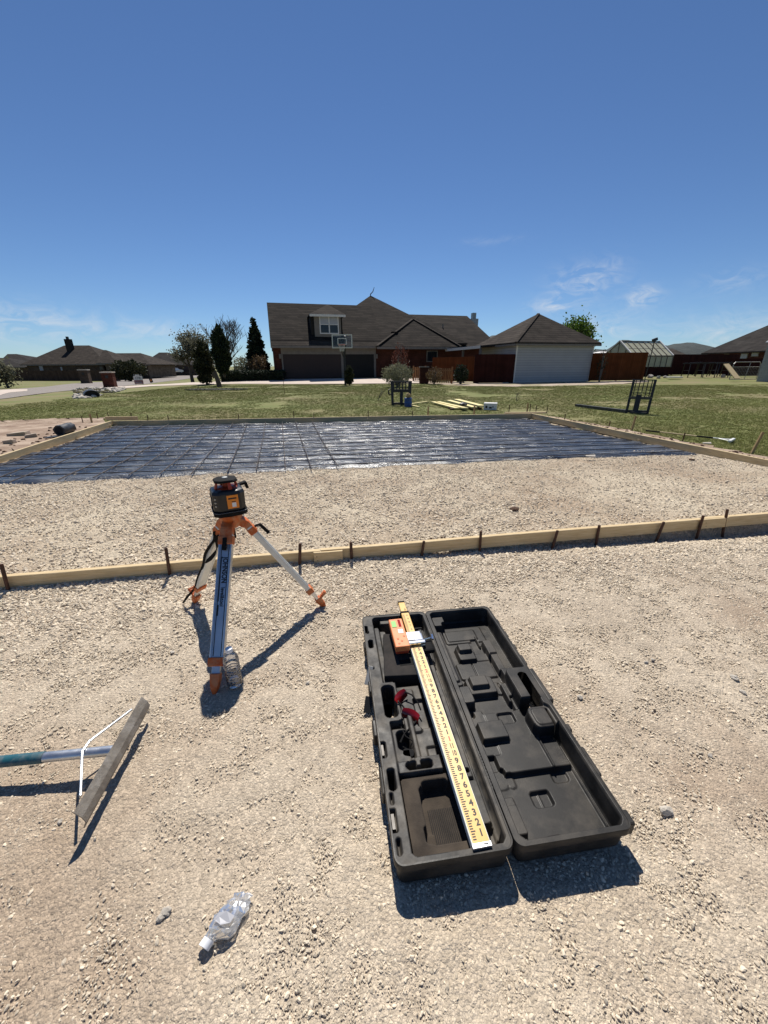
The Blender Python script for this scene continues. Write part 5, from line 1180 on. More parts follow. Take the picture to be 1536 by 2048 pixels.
def yard_right():
    z = lambda x, y: float(terrain(x, y))
    # steel frames stacked against the fence
    for i, (px0, px1, Y, lb) in enumerate([(1375,1412,34.2,'dark steel rack in front of the dark fence, leftmost'),(1402,1440,34.6,'dark steel rack in front of the dark fence, middle'),(1428,1462,34.0,'dark steel rack in front of the dark fence, rightmost')]):
        x0, x1 = gx(px0, Y), gx(px1, Y); zt = D(px0, 727, Y).z; z0 = z(x0, Y); t = thing('sawhorse_rack', lb, 'rack', (x0, Y, z0), 0, 'steel racks in the yard'); hh = zt - z0; L_ = x1 - x0
        for y in (0, .7): MB().bar((0,y,hh),(L_,y,hh+.06),.06,.09,(0,1,0)).build('rail', M['steel_black'], t)
        for x in (.15, L_-.15):
            MB().bar((x,0,hh),(x-.25,-.35,0),.05,.05,(1,0,0)).build('leg', M['steel_black'], t); MB().bar((x,.7,hh),(x+.2,1.05,0),.05,.05,(1,0,0)).build('leg', M['steel_black'], t)
            MB().bar((x-.12,-.18,hh*.5),(x+.1,.88,hh*.5),.04,.04,(0,0,1)).build('crossbar', M['steel_black'], t)
    Y = 30.5; a = D(1452, 728, Y); b = D(1475, 757, Y-1.2); o = MB().bar((0,0,0),(b.x-a.x, b.y-a.y, b.z-a.z),.42,.05,(1,0,0)).build('leaning_plank', M['pine_old']); o.location = a; tag(o, 'pale wide plank leaning down to the grass at right', 'plank')
    Y = 31; x0, x1 = gx(1464, Y), gx(1518, Y); z0 = z(x0, Y); t = thing('wire_gate', 'tubular steel gate with wire mesh at the far right', 'gate', (x0, Y, z0+.12)); hh = D(1490, 724, Y).z - z0 - .12; L_ = x1-x0
    MB().tube([(0,0,0),(0,0,hh-.12),(.12,0,hh),(L_-.12,0,hh),(L_,0,hh-.12),(L_,0,0),(0,0,0)],.03,8).build('gate_frame', M['galv'], t); MB().tube([(L_*.55,0,0),(L_*.62,0,hh)],.025,6).build('brace', M['galv'], t); MB().tube([(0,0,hh*.72),(L_,0,hh*.72)],.022,6).build('gate_bar', M['galv'], t)
    w = MB(); 
    for k in range(1, 18): w.tube([(L_*k/18,0,0),(L_*k/18,0,hh*.72)],.006,4)
    for k in range(1, 8): w.tube([(0,.008,hh*.72*k/8),(L_,.008,hh*.72*k/8)],.006,4)
    w.build('wire_mesh', M['galv'], t, kind='stuff')
    Y = 33.0; x0, x1 = gx(1338, Y), gx(1366, Y); o = MB().box((0,-.25,0),(x1-x0,.2,.08)).build('white_trough', M['trim_white'], bevel=.02); o.location = (x0, Y, z(x0, Y)+.10); tag(o, 'low white trough on the grass left of the steel frames', 'trough')
    # metal shed at the picture's edge
    x0 = gx(1518, 30); t = thing('metal_shed', 'grey metal shed cut off by the right picture edge', 'shed', (x0+.05, 30, z(x0, 30)), -.78); MB().box((0,0,0),(3,4,2.6)).build('wall', M['galv'], t)
    for k in range(12): MB().box((.12+k*.24,-.02,.02),(.18+k*.24,-.001,2.58)).build('wall_rib', M['galv'], t)
    roof_part(t, [[(-.15,-.2,2.66),(3.2,-.2,2.66),(3.2,4.2,3.0),(-.15,4.2,3.0)]], M['galv'], 'roof', .06)
    # junk by the greenhouse
    for i, (px, py, s, lb) in enumerate([(1300,756,.2,'pale rubble stone at the end of the cedar fence'),(1316,757,.16,'pale rubble stone left of the white trough'),(1330,756,.14,'small grey rubble stone close to the white trough'),(1446,755,.18,'pale stone at the foot of the steel frames')]):
        p = GT(px, py); V, Fc = rock_mesh(300+i, 2); me = bpy.data.meshes.new('rubble_stone'); me.from_pydata((V*np.array([s*1.3,s,s])).tolist(), [], Fc); o = link('rubble_stone', me, M['stone']); o.location = (p.x, p.y, p.z+s*.6); tag(o, lb, 'stone', 'rubble stones in the yard')
yard_right()
# ------------------------------------------------------------------ other houses
def hip_house(name, label, px0, px1, y_eave, Y, dp, rp0, rp1, y_ridge, z0, wallm, roofm, wp0=None, wp1=None, cat='house', parts=None):
    f = Frame((D(px0, 740, Y).x, Y, z0), 0); t = thing(name, label, cat, f.o)
    ez = f.hit((px0+px1)/2, y_eave, 0)[1]; L_ = f.hit(px1, y_eave, 0)[0]; r0 = f.hit(rp0, y_ridge, dp/2); r1 = f.hit(rp1, y_ridge, dp/2); rz = r0[1]
    w0 = f.hit(wp0, 740, .5)[0] if wp0 is not None else .5; w1 = f.hit(wp1, 740, .5)[0] if wp1 is not None else L_-.5
    MB().box((w0,.5,0),(w1,dp-.5,ez)).build('wall', wallm, t)
    P = [(0,0,ez),(L_,0,ez),(L_,dp,ez),(0,dp,ez)]; A, B = (r0[0],dp/2,rz), (r1[0],dp/2,rz)
    roof_part(t, [[P[0],P[1],B,A],[P[1],P[2],B],[P[2],P[3],A,B],[P[3],P[0],A]], roofm, 'roof', .15)
    MB().box((0,-.04,ez-.22),(L_,-.005,ez-.02)).build('fascia', M['trim'], t)
    if parts: parts(t, f, ez)
    return t
def win(t, f, px0, px1, y0, y1, v, m='glass', fr='trim'):
    a, zt = f.hit(px0, y0, v); b, zb = f.hit(px1, y1, v); w = MB().box((a-.08, v-.04, zb-.08), (b+.08, v-.005, zt+.08)).build('window', M[fr], t); MB().box((a, v-.055, zb), (b, v-.042, zt)).build('pane', M[m], w)
def h1(t, f, ez):
    a, z = f.hit(127, 678, 5); b = f.hit(137, 678, 5)[0]; c = MB().box((a,5,ez),(b,6,z)).build('chimney', M['dark'], t); MB().box((a+.3,5.3,z),(b-.4,5.7,z+.5)).build('chimney_cap', M['steel_black'], c)
    win(t, f, 78, 88, 732, 743, .5, 'curtain'); win(t, f, 121, 126, 734, 742, .5, 'curtain'); win(t, f, 200, 207, 734, 744, .5)
    a, z = f.hit(213, 730, .2); b, z2 = f.hit(240, 733, .2)
hip_house('neighbour_house', 'brown hip roofed house with tall chimney behind the left fence', 42, 214, 728.5, 86, 15, 128, 178, 691, -1.25, M['brick_tan'], M['shingle2'], 56, 209, parts=h1)
def h1b(t, f, ez):
    win(t, f, 221, 224, 736, 746, .5)
hip_house('neighbour_wing', 'gabled stone wing at the right of the chimney house', 196, 234, 726, 82, 10, 206, 212, 700, -1.2, M['stone_wall'], M['shingle2'], 213, 232, parts=h1b)
def h2(t, f, ez):
    a, z = f.hit(283, 712, .0); win(t, f, 222, 226, 735, 747, .5)
hip_house('stone_house', 'stone house with long brown roof behind the dark bush', 216, 300, 729, 92, 13, 219, 281, 706.5, -1.0, M['stone_wall'], M['shingle2'], 232, 297, parts=h2)
def h3(t, f, ez):
    a, zt = f.hit(332, 733, .45); b, zb = f.hit(365, 743, .45); MB().box((a,.43,zb),(b,.49,zt)).build('garage_door', M['garage'], t); a, zt = f.hit(366, 733, .45); b, zb = f.hit(378, 743, .45); MB().box((a,.43,zb),(b,.49,zt)).build('garage_door', M['garage'], t)
hip_house('dark_roof_house', 'dark roofed house with garage beyond the parked cars', 283, 395, 729, 125, 16, 318, 335, 705, -1.0, M['brick_tan'], M['shingle3'], 330, 390, parts=h3)
hip_house('white_carport', 'low carport with bright white roof edge beside the dark car', 296, 330, 729.5, 112, 6, 298, 328, 727.5, -1.0, M['stone_wall'], M['trim_white'], 299, 304, 'carport')
hip_house('far_left_house', 'grey roofed house at the far left picture edge', -60, 50, 734, 100, 14, -40, 12, 716, -1.4, M['brick_tan'], M['shingle3'])
hip_house('low_far_house', 'small dark roofed house seen between the far left houses', 5, 62, 722, 140, 14, 15, 33, 708, -1.4, M['brick_tan'], M['shingle3'])
def h5(t, f, ez):
    x = f.o.x + .5
    for p0, p1, y0, y1 in ((1449,1457,709,718),(1483,1495,708,720),(1504,1516,706,712)):
        Y0, Y1 = [x/(ray(q, 712)[0]/ray(q, 712)[1]) - f.o.y for q in (p1, p0)]; z1, z0 = D(p0, y0, f.o.y+Y1).z - f.o.z, D(p0, y1, f.o.y+Y1).z - f.o.z
        w = MB().box((.44, Y0-.08, z0-.08), (.495, Y1+.08, z1+.08)).build('window', M['trim'], t); MB().box((.42, Y0, z0), (.438, Y1, z1)).build('pane', M['curtain'], w)
hip_house('right_house', 'dark hip roofed brick house at the right picture edge', 1523, 1900, 700, 46, 9.5, 1590, 1650, 628, .3, M['brick'], M['shingle3'], parts=h5)
hip_house('roof_beyond_greenhouse', 'brown hip roof peeking out right of the greenhouse', 1300, 1384, 714, 70, 12, 1335, 1345, 697, .3, M['brick'], M['shingle2'])
hip_house('white_roof_shed', 'small shed with bright white roof seen between shed and greenhouse', 1190, 1222, 708, 55, 5, 1200, 1212, 703, .3, M['siding'], M['trim_white'], cat='shed')

# ------------------------------------------------------------------ street things at left
def pillar(px, ybot, ytop, wpx, m, label):
    p = GT(px, ybot); s = p.y/ (F_PX*.94); hh = (ybot-ytop)*p.y*1.04/F_PX*.97; w = wpx*p.y/F_PX*.95
    t = thing('brick_mailbox', label, 'mailbox', p, .3, 'brick mailbox pillars'); MB().box((-w/2,-w/2,-.1),(w/2,w/2,hh*.93)).build('pillar', m, t); MB().box((-w/2-.05,-w/2-.05,hh*.93),(w/2+.05,w/2+.05,hh)).build('cap', M['stone'], t)
    MB().box((-.12,-w/2-.03,hh*.6),(.12,-w/2-.001,hh*.78)).build('mail_door', M['steel_black'], t); MB().box((-w/2-.02,-w/2-.02,-.1),(w/2+.02,w/2+.02,.12)).build('plinth', m, t)
pillar(222, 775, 747, 19, M['brick'], 'dark red brick mailbox pillar beside the rock bed')
pillar(174, 767, 742, 15, M['brick_tan'], 'tan stone mailbox pillar across the road')
def yard_sign():
    p = GT(279, 770); Y = p.y; t = thing('yard_sign', 'red and white yard sign at the roadside', 'sign', p, 0); w, h = 44/2.743*Y/F_PX*1.05, 14*Y/F_PX
    MB().box((-w/2,-.01,.12),(w/2,.01,.12+h*.45)).build('lower_panel', M['sign_red'], t); MB().box((-w/2,-.01,.121+h*.45),(w/2,.01,.12+h)).build('upper_panel', M['sign_white'], t)
    MB().box((-w*.28,-.01,.121+h),(w*.2,.01,.12+h*1.18)).build('top_rider', M['sign_white'], t)
    for s in (-1, 1): MB().box((s*w*.4-.02,.011,-.05),(s*w*.4+.02,.04,.3+h)).build('leg', M['galv'], t)
    text_part('CPB', h*.42, M['ink'], t, Matrix.Translation((0,-.013,.12+h*.72)) @ Matrix.Rotation(PI/2,4,'X'), .001)
    MB().box((-w*.42,-.014,.12+h*.18),(w*.42,-.0105,.12+h*.26)).build('printed_band', M['sign_white'], t)
    p = GT(304, 766); t = thing('small_sign', 'small dark sign leaning right of the red yard sign', 'sign', p); MB().bar((.0,0,.05),(-.12,0,.62),.40,.02,(1,0,0)).build('panel', M['steel_black'], t); MB().bar((0,.02,-.1),(-.08,.02,.3),.03,.02,(1,0,0)).build('leg', M['galv'], t)
    MB().bar((-.04,-.014,.22),(-.08,-.014,.42),.16,.004,(1,0,0)).build('printed_mark', M['label_orange'], t)
yard_sign()
def rock_bed():
    i = 0
    for k in range(280):
        px = random.uniform(148, 250); py = np.interp(px, [148,180,215,250], [793,788,783,777]) + random.uniform(-8, 9)*np.interp(px, [148,180,250], [.6,1,.35])
        p = GT(px, py); s = random.uniform(.07, .17); V, Fc = rock_mesh(500+k, 1); me = bpy.data.meshes.new('rock'); me.from_pydata((V*np.array([s, s*.8, s*.6])).tolist(), [], Fc)
        o = link('rock', me, M['stone']); c_ = GT(180, 790); dd = Vector((p.x-c_.x, p.y-c_.y)); o.location = (p.x, p.y, p.z+s*.2+.32*math.exp(-(dd.length/1.1)**2)*(1 if p.y > c_.y-.3 else .1)); o.rotation_euler = (0, 0, random.uniform(0, 6)); tag(o, 'pale drainage rock in the bed around the culvert mouth', 'rock', 'rocks of the drainage bed')
    p = GT(182, 795); t = thing('culvert_pipe', 'dark culvert pipe mouth among the pale rocks', 'pipe', (p.x, p.y+.1, p.z+.10), .68); n = 20; r0, r1 = .30, .26
    l = [[(r*math.cos(2*PI*k/n), y, r*math.sin(2*PI*k/n)*.75) for k in range(n)] for r, y in ((r1,.7),(r1,-.1),(r0,-.1),(r0,.7))]; MB().rings(l, False, False).build('pipe_wall', M['pipe'], t, True); MB().poly([(r1*math.cos(2*PI*k/n), -.04, r1*math.sin(2*PI*k/n)*.75) for k in range(n)]).build('pipe_inside', M['dark'], t)
rock_bed()
def car(label, px, py, Y, m, yaw, dark):
    b = D(px, py, Y); t = thing('parked_car', label, 'car', (b.x, Y, b.z), yaw, 'cars parked at the far houses'); L_, W = 4.6, 1.8
    prof = [(-2.3,.35),(-2.3,.75),(-2.1,.9),(-1.0,.98),(-.35,1.42),(1.1,1.45),(1.9,1.02),(2.25,.92),(2.3,.35)]
    MB().rings([[(x, s*W/2*(1 if z < 1 else .82), z) for x, z in prof] for s in (-1, 1)]).build('body', m, t, bevel=.05)
    MB().rings([[(x, s*(W/2*.86+.0), z) for x, z in ((-.85,1.0),(-.32,1.36),(1.05,1.38),(1.6,1.04))] for s in (-1, 1)]).build('side_windows', M['glass'], t)
    MB().rings([[(2.02,s,.98),(1.30,s*.9,1.38),(1.22,s*.9,1.36),(1.95,s,.96)] for s in (-.68, .68)]).build('rear_window', M['glass'], t)
    for x in (-1.45, 1.4):
        for s in (-1, 1):
            wh = MB().tube([(x, s*W/2-.02, .33), (x, s*(W/2-.22), .33)], .33, 18).build('wheel', M['tyre'], t, True); MB().tube([(x, s*(W/2-.015), .33), (x, s*(W/2-.05), .33)], .2, 14).build('rim', M['galv'], wh, True)
    for s in (-1, 1): MB().box((2.27,s*.7-.15,.72),(2.31,s*.7+.15,.86)).build('tail_light', M['sign_red'], t); MB().box((-2.31,s*.65-.18,.68),(-2.27,s*.65+.18,.80)).build('headlight', M['trim_white'], t)
car('silver car parked beyond the road near the round tree', 351, 746.5, 122, M['car_silver'], -1.9, 0)
car('dark car parked by the white carport', 309, 749, 100, M['car_dark'], -1.9, 1)
hd = D(495, 744, 40); car('white car roof showing above the clipped hedge', 505, 748, 60, M['trim_white'], .2, 0)

# ------------------------------------------------------------------ trees and shrubs
def branch_tree(name, label, base, h, leaf=None, spread=.5, seed=0, n_leaf=0, ls=.1, trunk=.12, levels=4, first=.25, bark='bark', group=None, tmin=.006, kids=4, lowleaf=0.0):
    r = random.Random(seed); t = thing(name, label, 'tree', base, r.uniform(0, 6), group); tk = MB(); tw = MB(); ends = []
    def grow(p, d, l, rad, lev):
        pts = [p]; k = 4; dd = d.copy()
        for i in range(k):
            dd = (dd + Vector((r.gauss(0,.10), r.gauss(0,.10), r.gauss(.06,.05)))).normalized(); pts.append(pts[-1] + dd*l/k)
        rs = [max(tmin, rad*(1-.55*i/k)) for i in range(k+1)]; (tk if lev < 2 else tw).tube(pts, rs, 6 if lev < 2 else 4)
        if lev >= levels: ends.append(pts); return
        for j in range(kids if lev else kids+2):
            f = r.uniform(first if lev == 0 else .3, 1); i = min(k-1, int(f*k)); q = pts[i].lerp(pts[i+1], f*k-i)
            a = r.uniform(0, 2*PI); o = Vector((math.cos(a), math.sin(a), 0)); nd = (dd*(1-spread) + o*spread*1.3 + Vector((0,0,.25))).normalized()
            grow(q, nd, l*r.uniform(.5,.75), rs[i]*.6, lev+1)
        ends.append(pts[2:])
    grow(Vector((0,0,-.1)), Vector((r.gauss(0,.05), r.gauss(0,.05), 1)).normalized(), h*.52, trunk, 0)
    tk.build('trunk', M[bark], t); tw.build('branches', M['twig'], t)
    if n_leaf and leaf:
        V = []; nr = np.random.default_rng(seed)
        for k in range(n_leaf):
            e = ends[r.randrange(len(ends))]; p = e[r.randrange(len(e))] + Vector(nr.normal(0, ls*1.5, 3)); c = np.array(p)
            d = nr.normal(size=3); d /= np.linalg.norm(d); s = np.cross(d, nr.normal(size=3)); s /= np.linalg.norm(s); l = ls*r.uniform(.6,1.4); V.append([c-s*l*.2, c+d*l*.5-s*l*.4, c+d*l, c+d*l*.5+s*l*.4])
        V = np.array(V); link('crown', np_mesh('crown', V.reshape(-1,3), np.arange(len(V)*4).reshape(-1,4)), leaf, t)
    return t
def bY(px, ypix, Y): p = D(px, ypix, Y); return (p.x, Y, float(terrain(p.x, Y)))
def hgt(px, ytop, Y): p = D(px, ytop, Y); return p.z - float(terrain(p.x, Y))
def widen(wpx, Y): return wpx*Y*.96/F_PX
branch_tree('live_oak', 'rounded grey green tree left of the bare tree', bY(385, 760, 44), hgt(380, 655, 44)*.95, M['leaf_oak'], .62, 6, 6500, .16, .2, 4, .22, kids=5)
branch_tree('bare_tree', 'tall leafless tree behind the dark junipers', bY(452, 760, 42), hgt(440, 622, 42)*1.0, None, .42, 11, 0, .1, .2, 4, .15, kids=5, tmin=.010)
Y = 31.5; t = shrub('cedar_tree', 'dark leaning cedar right of the rounded tree', bY(415, 776, Y), hgt(412, 676, Y), widen(19, Y), M['leaf_cedar'], M['bark'], 3600, 'tree', None, .17, .6, 14, 'col', 3)
Y = 30.0; b = bY(452, 775, Y); t = shrub('juniper_tree', 'black green upright juniper in front of the bare tree', (b[0], b[1], b[2]+.55), hgt(447, 648, Y)-.55, widen(17, Y), M['leaf_dark'], M['bark'], 4200, 'tree', None, .17, .9, 14, 'col', 8)
a = bY(439, 778, 26.5); o = MB().tube([(.05,0,-.05),(-.06,0,.55),(-.18,0,.95)],[.17,.14,.15],10).build('leaning_stump', M['bark'], smooth=True); o.location = a; tag(o, 'leaning cut tree stump on the lawn under the junipers', 'stump')
Y = 38; t = shrub('conifer_tree', 'tall pointed dark conifer left of the brick house', bY(519, 760, Y), hgt(511, 634, Y), widen(24, Y), M['leaf_dark'], M['bark'], 6500, 'tree', None, .26, .35, 6, 'cone', 2)
def hedge():
    Y0 = 34.5; x0, x1 = gx(446, Y0), gx(567, Y0-.6); t = thing('clipped_hedge', 'long clipped dark hedge left of the garage', 'hedge', (x0, Y0-.4, float(terrain(x0, Y0)))); L_ = x1-x0; hh = hgt(505, 741, Y0)
    r = np.random.default_rng(9); n = 6500; c = np.stack([r.uniform(0, L_, n), r.uniform(-.6, .6, n), r.uniform(.02, hh, n)], -1); f = r.integers(0, 3, n); c[:, 1] = np.where(f == 0, -.6, c[:, 1]); c[:, 2] = np.where(f == 1, hh, c[:, 2]); c += r.normal(0, .04, c.shape)
    d = r.normal(size=(n, 3)); d /= np.linalg.norm(d, axis=1, keepdims=True); s = np.cross(d, r.normal(size=(n, 3))); s /= np.linalg.norm(s, axis=1, keepdims=True); l = .11
    V = np.stack([c-s*.02, c+d*l*.5-s*.045, c+d*l, c+d*l*.5+s*.045], 1); link('foliage', np_mesh('foliage', V.reshape(-1,3), np.arange(n*4).reshape(-1,4)), M['leaf_dark'], t)
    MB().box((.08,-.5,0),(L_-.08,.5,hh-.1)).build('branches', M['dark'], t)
hedge()
Y = 36; shrub('brown_shrub', 'brown leafed shrub behind the hedge beside the conifer', bY(522, 758, Y), hgt(522, 712, Y), widen(20, Y), M['leaf_brown'], M['twig'], 1500, 'shrub', None, .12, .5, 16, 'round', 4)
Y = 37; shrub('olive_shrub', 'olive coloured shrub behind the hedge left of the brown shrub', bY(488, 758, Y), hgt(488, 712, Y), widen(17, Y), M['leaf_grey'], M['twig'], 1300, 'shrub', None, .12, .5, 16, 'round', 6)
Y = 70; shrub('dark_bush', 'wide dark bush beside the stone house across the road', bY(262, 762, Y), hgt(262, 722, Y), widen(30, Y), M['leaf_cedar'], M['twig'], 3200, 'shrub', None, .3, .5, 14, 'round', 12)
Y = 46; b = GT(17, 776); branch_tree('young_street_tree', 'young leafy tree at the left picture edge across the road', (b.x, b.y, b.z), hgt(0, 722, b.y), M['leaf_oak'], .5, 21, 700, .25, .12, 3, .3)
Y = 29.5; shrub('dwarf_cypress', 'small pointed evergreen at the foot of the basketball post', bY(699, 772, 28.0), hgt(699, 731, 28.0), widen(9, 28.0), M['leaf_cedar'], M['bark'], 1600, 'shrub', None, .10, .9, 5, 'col', 31)
Y = 25; shrub('sage_bush', 'grey green bushy shrub at the lawn edge before the brick wing', bY(795, 775, Y), hgt(795, 729, Y), widen(29, Y), M['leaf_grey'], M['twig'], 3600, 'shrub', None, .09, .8, 40, 'round', 33, ww=.2)
shrub('red_leaf_shrub', 'reddish leafless looking shrub against the brick wall', bY(800, 758, 33), hgt(800, 690, 33), widen(17, 33), M['leaf_red'], M['twig'], 900, 'shrub', None, .10, .6, 22, 'round', 34)
shrub('dry_rose_bush', 'dry brown rose bush in front of the low pickets', bY(868, 768, 28.6), hgt(868, 735, 28.6), widen(16, 28.6), M['leaf_brown'], M['twig'], 900, 'shrub', None, .08, .6, 18, 'round', 35)
shrub('wood_heap_bush', 'dark tangled bush between pickets and cedar fence', bY(921, 768, 28.4), hgt(921, 731, 28.4), widen(14, 28.4), M['leaf_dark'], M['twig'], 1300, 'shrub', None, .10, .6, 18, 'round', 36)
shrub('climbing_vine', 'bare climbing vine at the right corner of the shed', bY(1198, 762, 30.6), hgt(1198, 690, 30.6), widen(9, 30.6), M['leaf_cedar'], M['twig'], 160, 'shrub', None, .10, .6, 10, 'col', 37)
branch_tree('spring_tree', 'fresh green tree rising behind the shed roof', (gx(1126, 45), 45, .3), hgt(1126, 632, 45), M['leaf_fresh'], .60, 47, 5200, .22, .2, 4, .45)
branch_tree('twiggy_sapling', 'thin bare sapling left of the upright fork frame', bY(756, 802, 15.6), hgt(756, 752, 15.6), None, .5, 51, 0, .1, .014, 2, .3, bark='twig', tmin=.004, kids=3)
branch_tree('bare_seedling', 'tiny bare seedling on the lawn right of the carton', bY(1033, 803, 15.2), hgt(1033, 772, 15.2), None, .5, 52, 0, .1, .012, 2, .3, bark='twig', tmin=.004, kids=3)
p = GT(569, 788); simple_stake(569, 756, (p.x, p.y), False, 'thin marker rod standing on the lawn in front of the garage', None, 0, .012)
p = GT(397, 778); simple_stake(397, 771, (p.x, p.y), False, 'short rod on the lawn left of the leaning stump', None, 0, .02)
for o_ in COL.objects:
    if o_.get('group') is None and 'group' in o_.keys(): del o_['group']
# mulch ring
p = GT(432, 780); n = 900; a = RNG.uniform(0, 2*PI, n); rr = np.sqrt(RNG.random(n)); x = p.x + rr*np.cos(a)*1.8; y = p.y + rr*np.sin(a)*.7
scatter('mulch', ROCKS, np.stack([x, y, terrain(x, y)+.03], -1), np.stack([a*0, a*0, a], -1), np.full((n, 3), .06)*RNG.uniform(.5, 1.3, (n, 1)), RNG.integers(0, 7, n), M['leaf_cedar'], 'dark mulch patch around the leaning stump', 'mulch')
# ------------------------------------------------------------------ basketball hoop
def hoop():
    Y = 28.4; b = bY(691, 770, Y); t = thing('basketball_hoop', 'basketball hoop with clear backboard on a black post', 'basketball hoop', b); H = lambda px, py: (D(px, py, Y).x - b[0], D(px, py, Y).z - b[2])
    tp = H(691, 690)[1]; MB().box((-.07,-.07,0),(.07,.07,tp)).build('post', M['steel_black'], t)
    x0, zt = H(665, 670); x1, zb = H(706, 697); yb = -.5
    fr = MB(); 
    for a, c, d, e in ((x0,x1,zb,zb+.06),(x0,x1,zt-.06,zt),(x0,x0+.06,zb+.06,zt-.06),(x1-.06,x1,zb+.06,zt-.06)): fr.box((a,yb-.02,d),(c,yb+.02,e))
    bd = fr.build('backboard_frame', M['trim_white'], t); MB().box((x0+.061,yb-.008,zb+.061),(x1-.061,yb+.008,zt-.061)).build('backboard', M['hoop_glass'], t)
    xm = (x0+x1)/2; s = MB(); w = .3; z0, z1 = zb+.22, zb+.62
    for a, c, d, e in ((xm-w,xm+w,z0,z0+.05),(xm-w,xm+w,z1-.05,z1),(xm-w,xm-w+.05,z0+.05,z1-.05),(xm+w-.05,xm+w,z0+.05,z1-.05)): s.box((a,yb-.014,d),(c,yb-.009,e))
    s.build('target_square', M['trim_white'], t)
    for dx in (-.2, .2): MB().bar((xm+dx,yb+.02,zb+.75),(dx*.3,0,tp-.25),.05,.05,(1,0,0)).build('arm', M['steel_black'], t); MB().bar((xm+dx,yb+.02,zb+.25),(dx*.3,0,tp-.75),.05,.05,(1,0,0)).build('arm', M['steel_black'], t)
    n = 18; MB().tube([(xm+.23*math.cos(2*PI*k/n), yb-.30+.23*math.sin(2*PI*k/n), zb+.20) for k in range(n+1)],.016,6).build('rim', M['red_dark'], t)
    nt_ = MB()
    for k in range(12):
        a, c = 2*PI*k/12, 2*PI*(k+1)/12
        for q, w_ in ((a, c), (c, a)): nt_.tube([(xm+.22*math.cos(q), yb-.3+.22*math.sin(q), zb+.2),(xm+.16*math.cos(w_), yb-.3+.16*math.sin(w_), zb-.02),(xm+.13*math.cos(q), yb-.3+.13*math.sin(q), zb-.2)],.006,4)
    nt_.build('net', M['trim_white'], t, kind='stuff')
hoop()
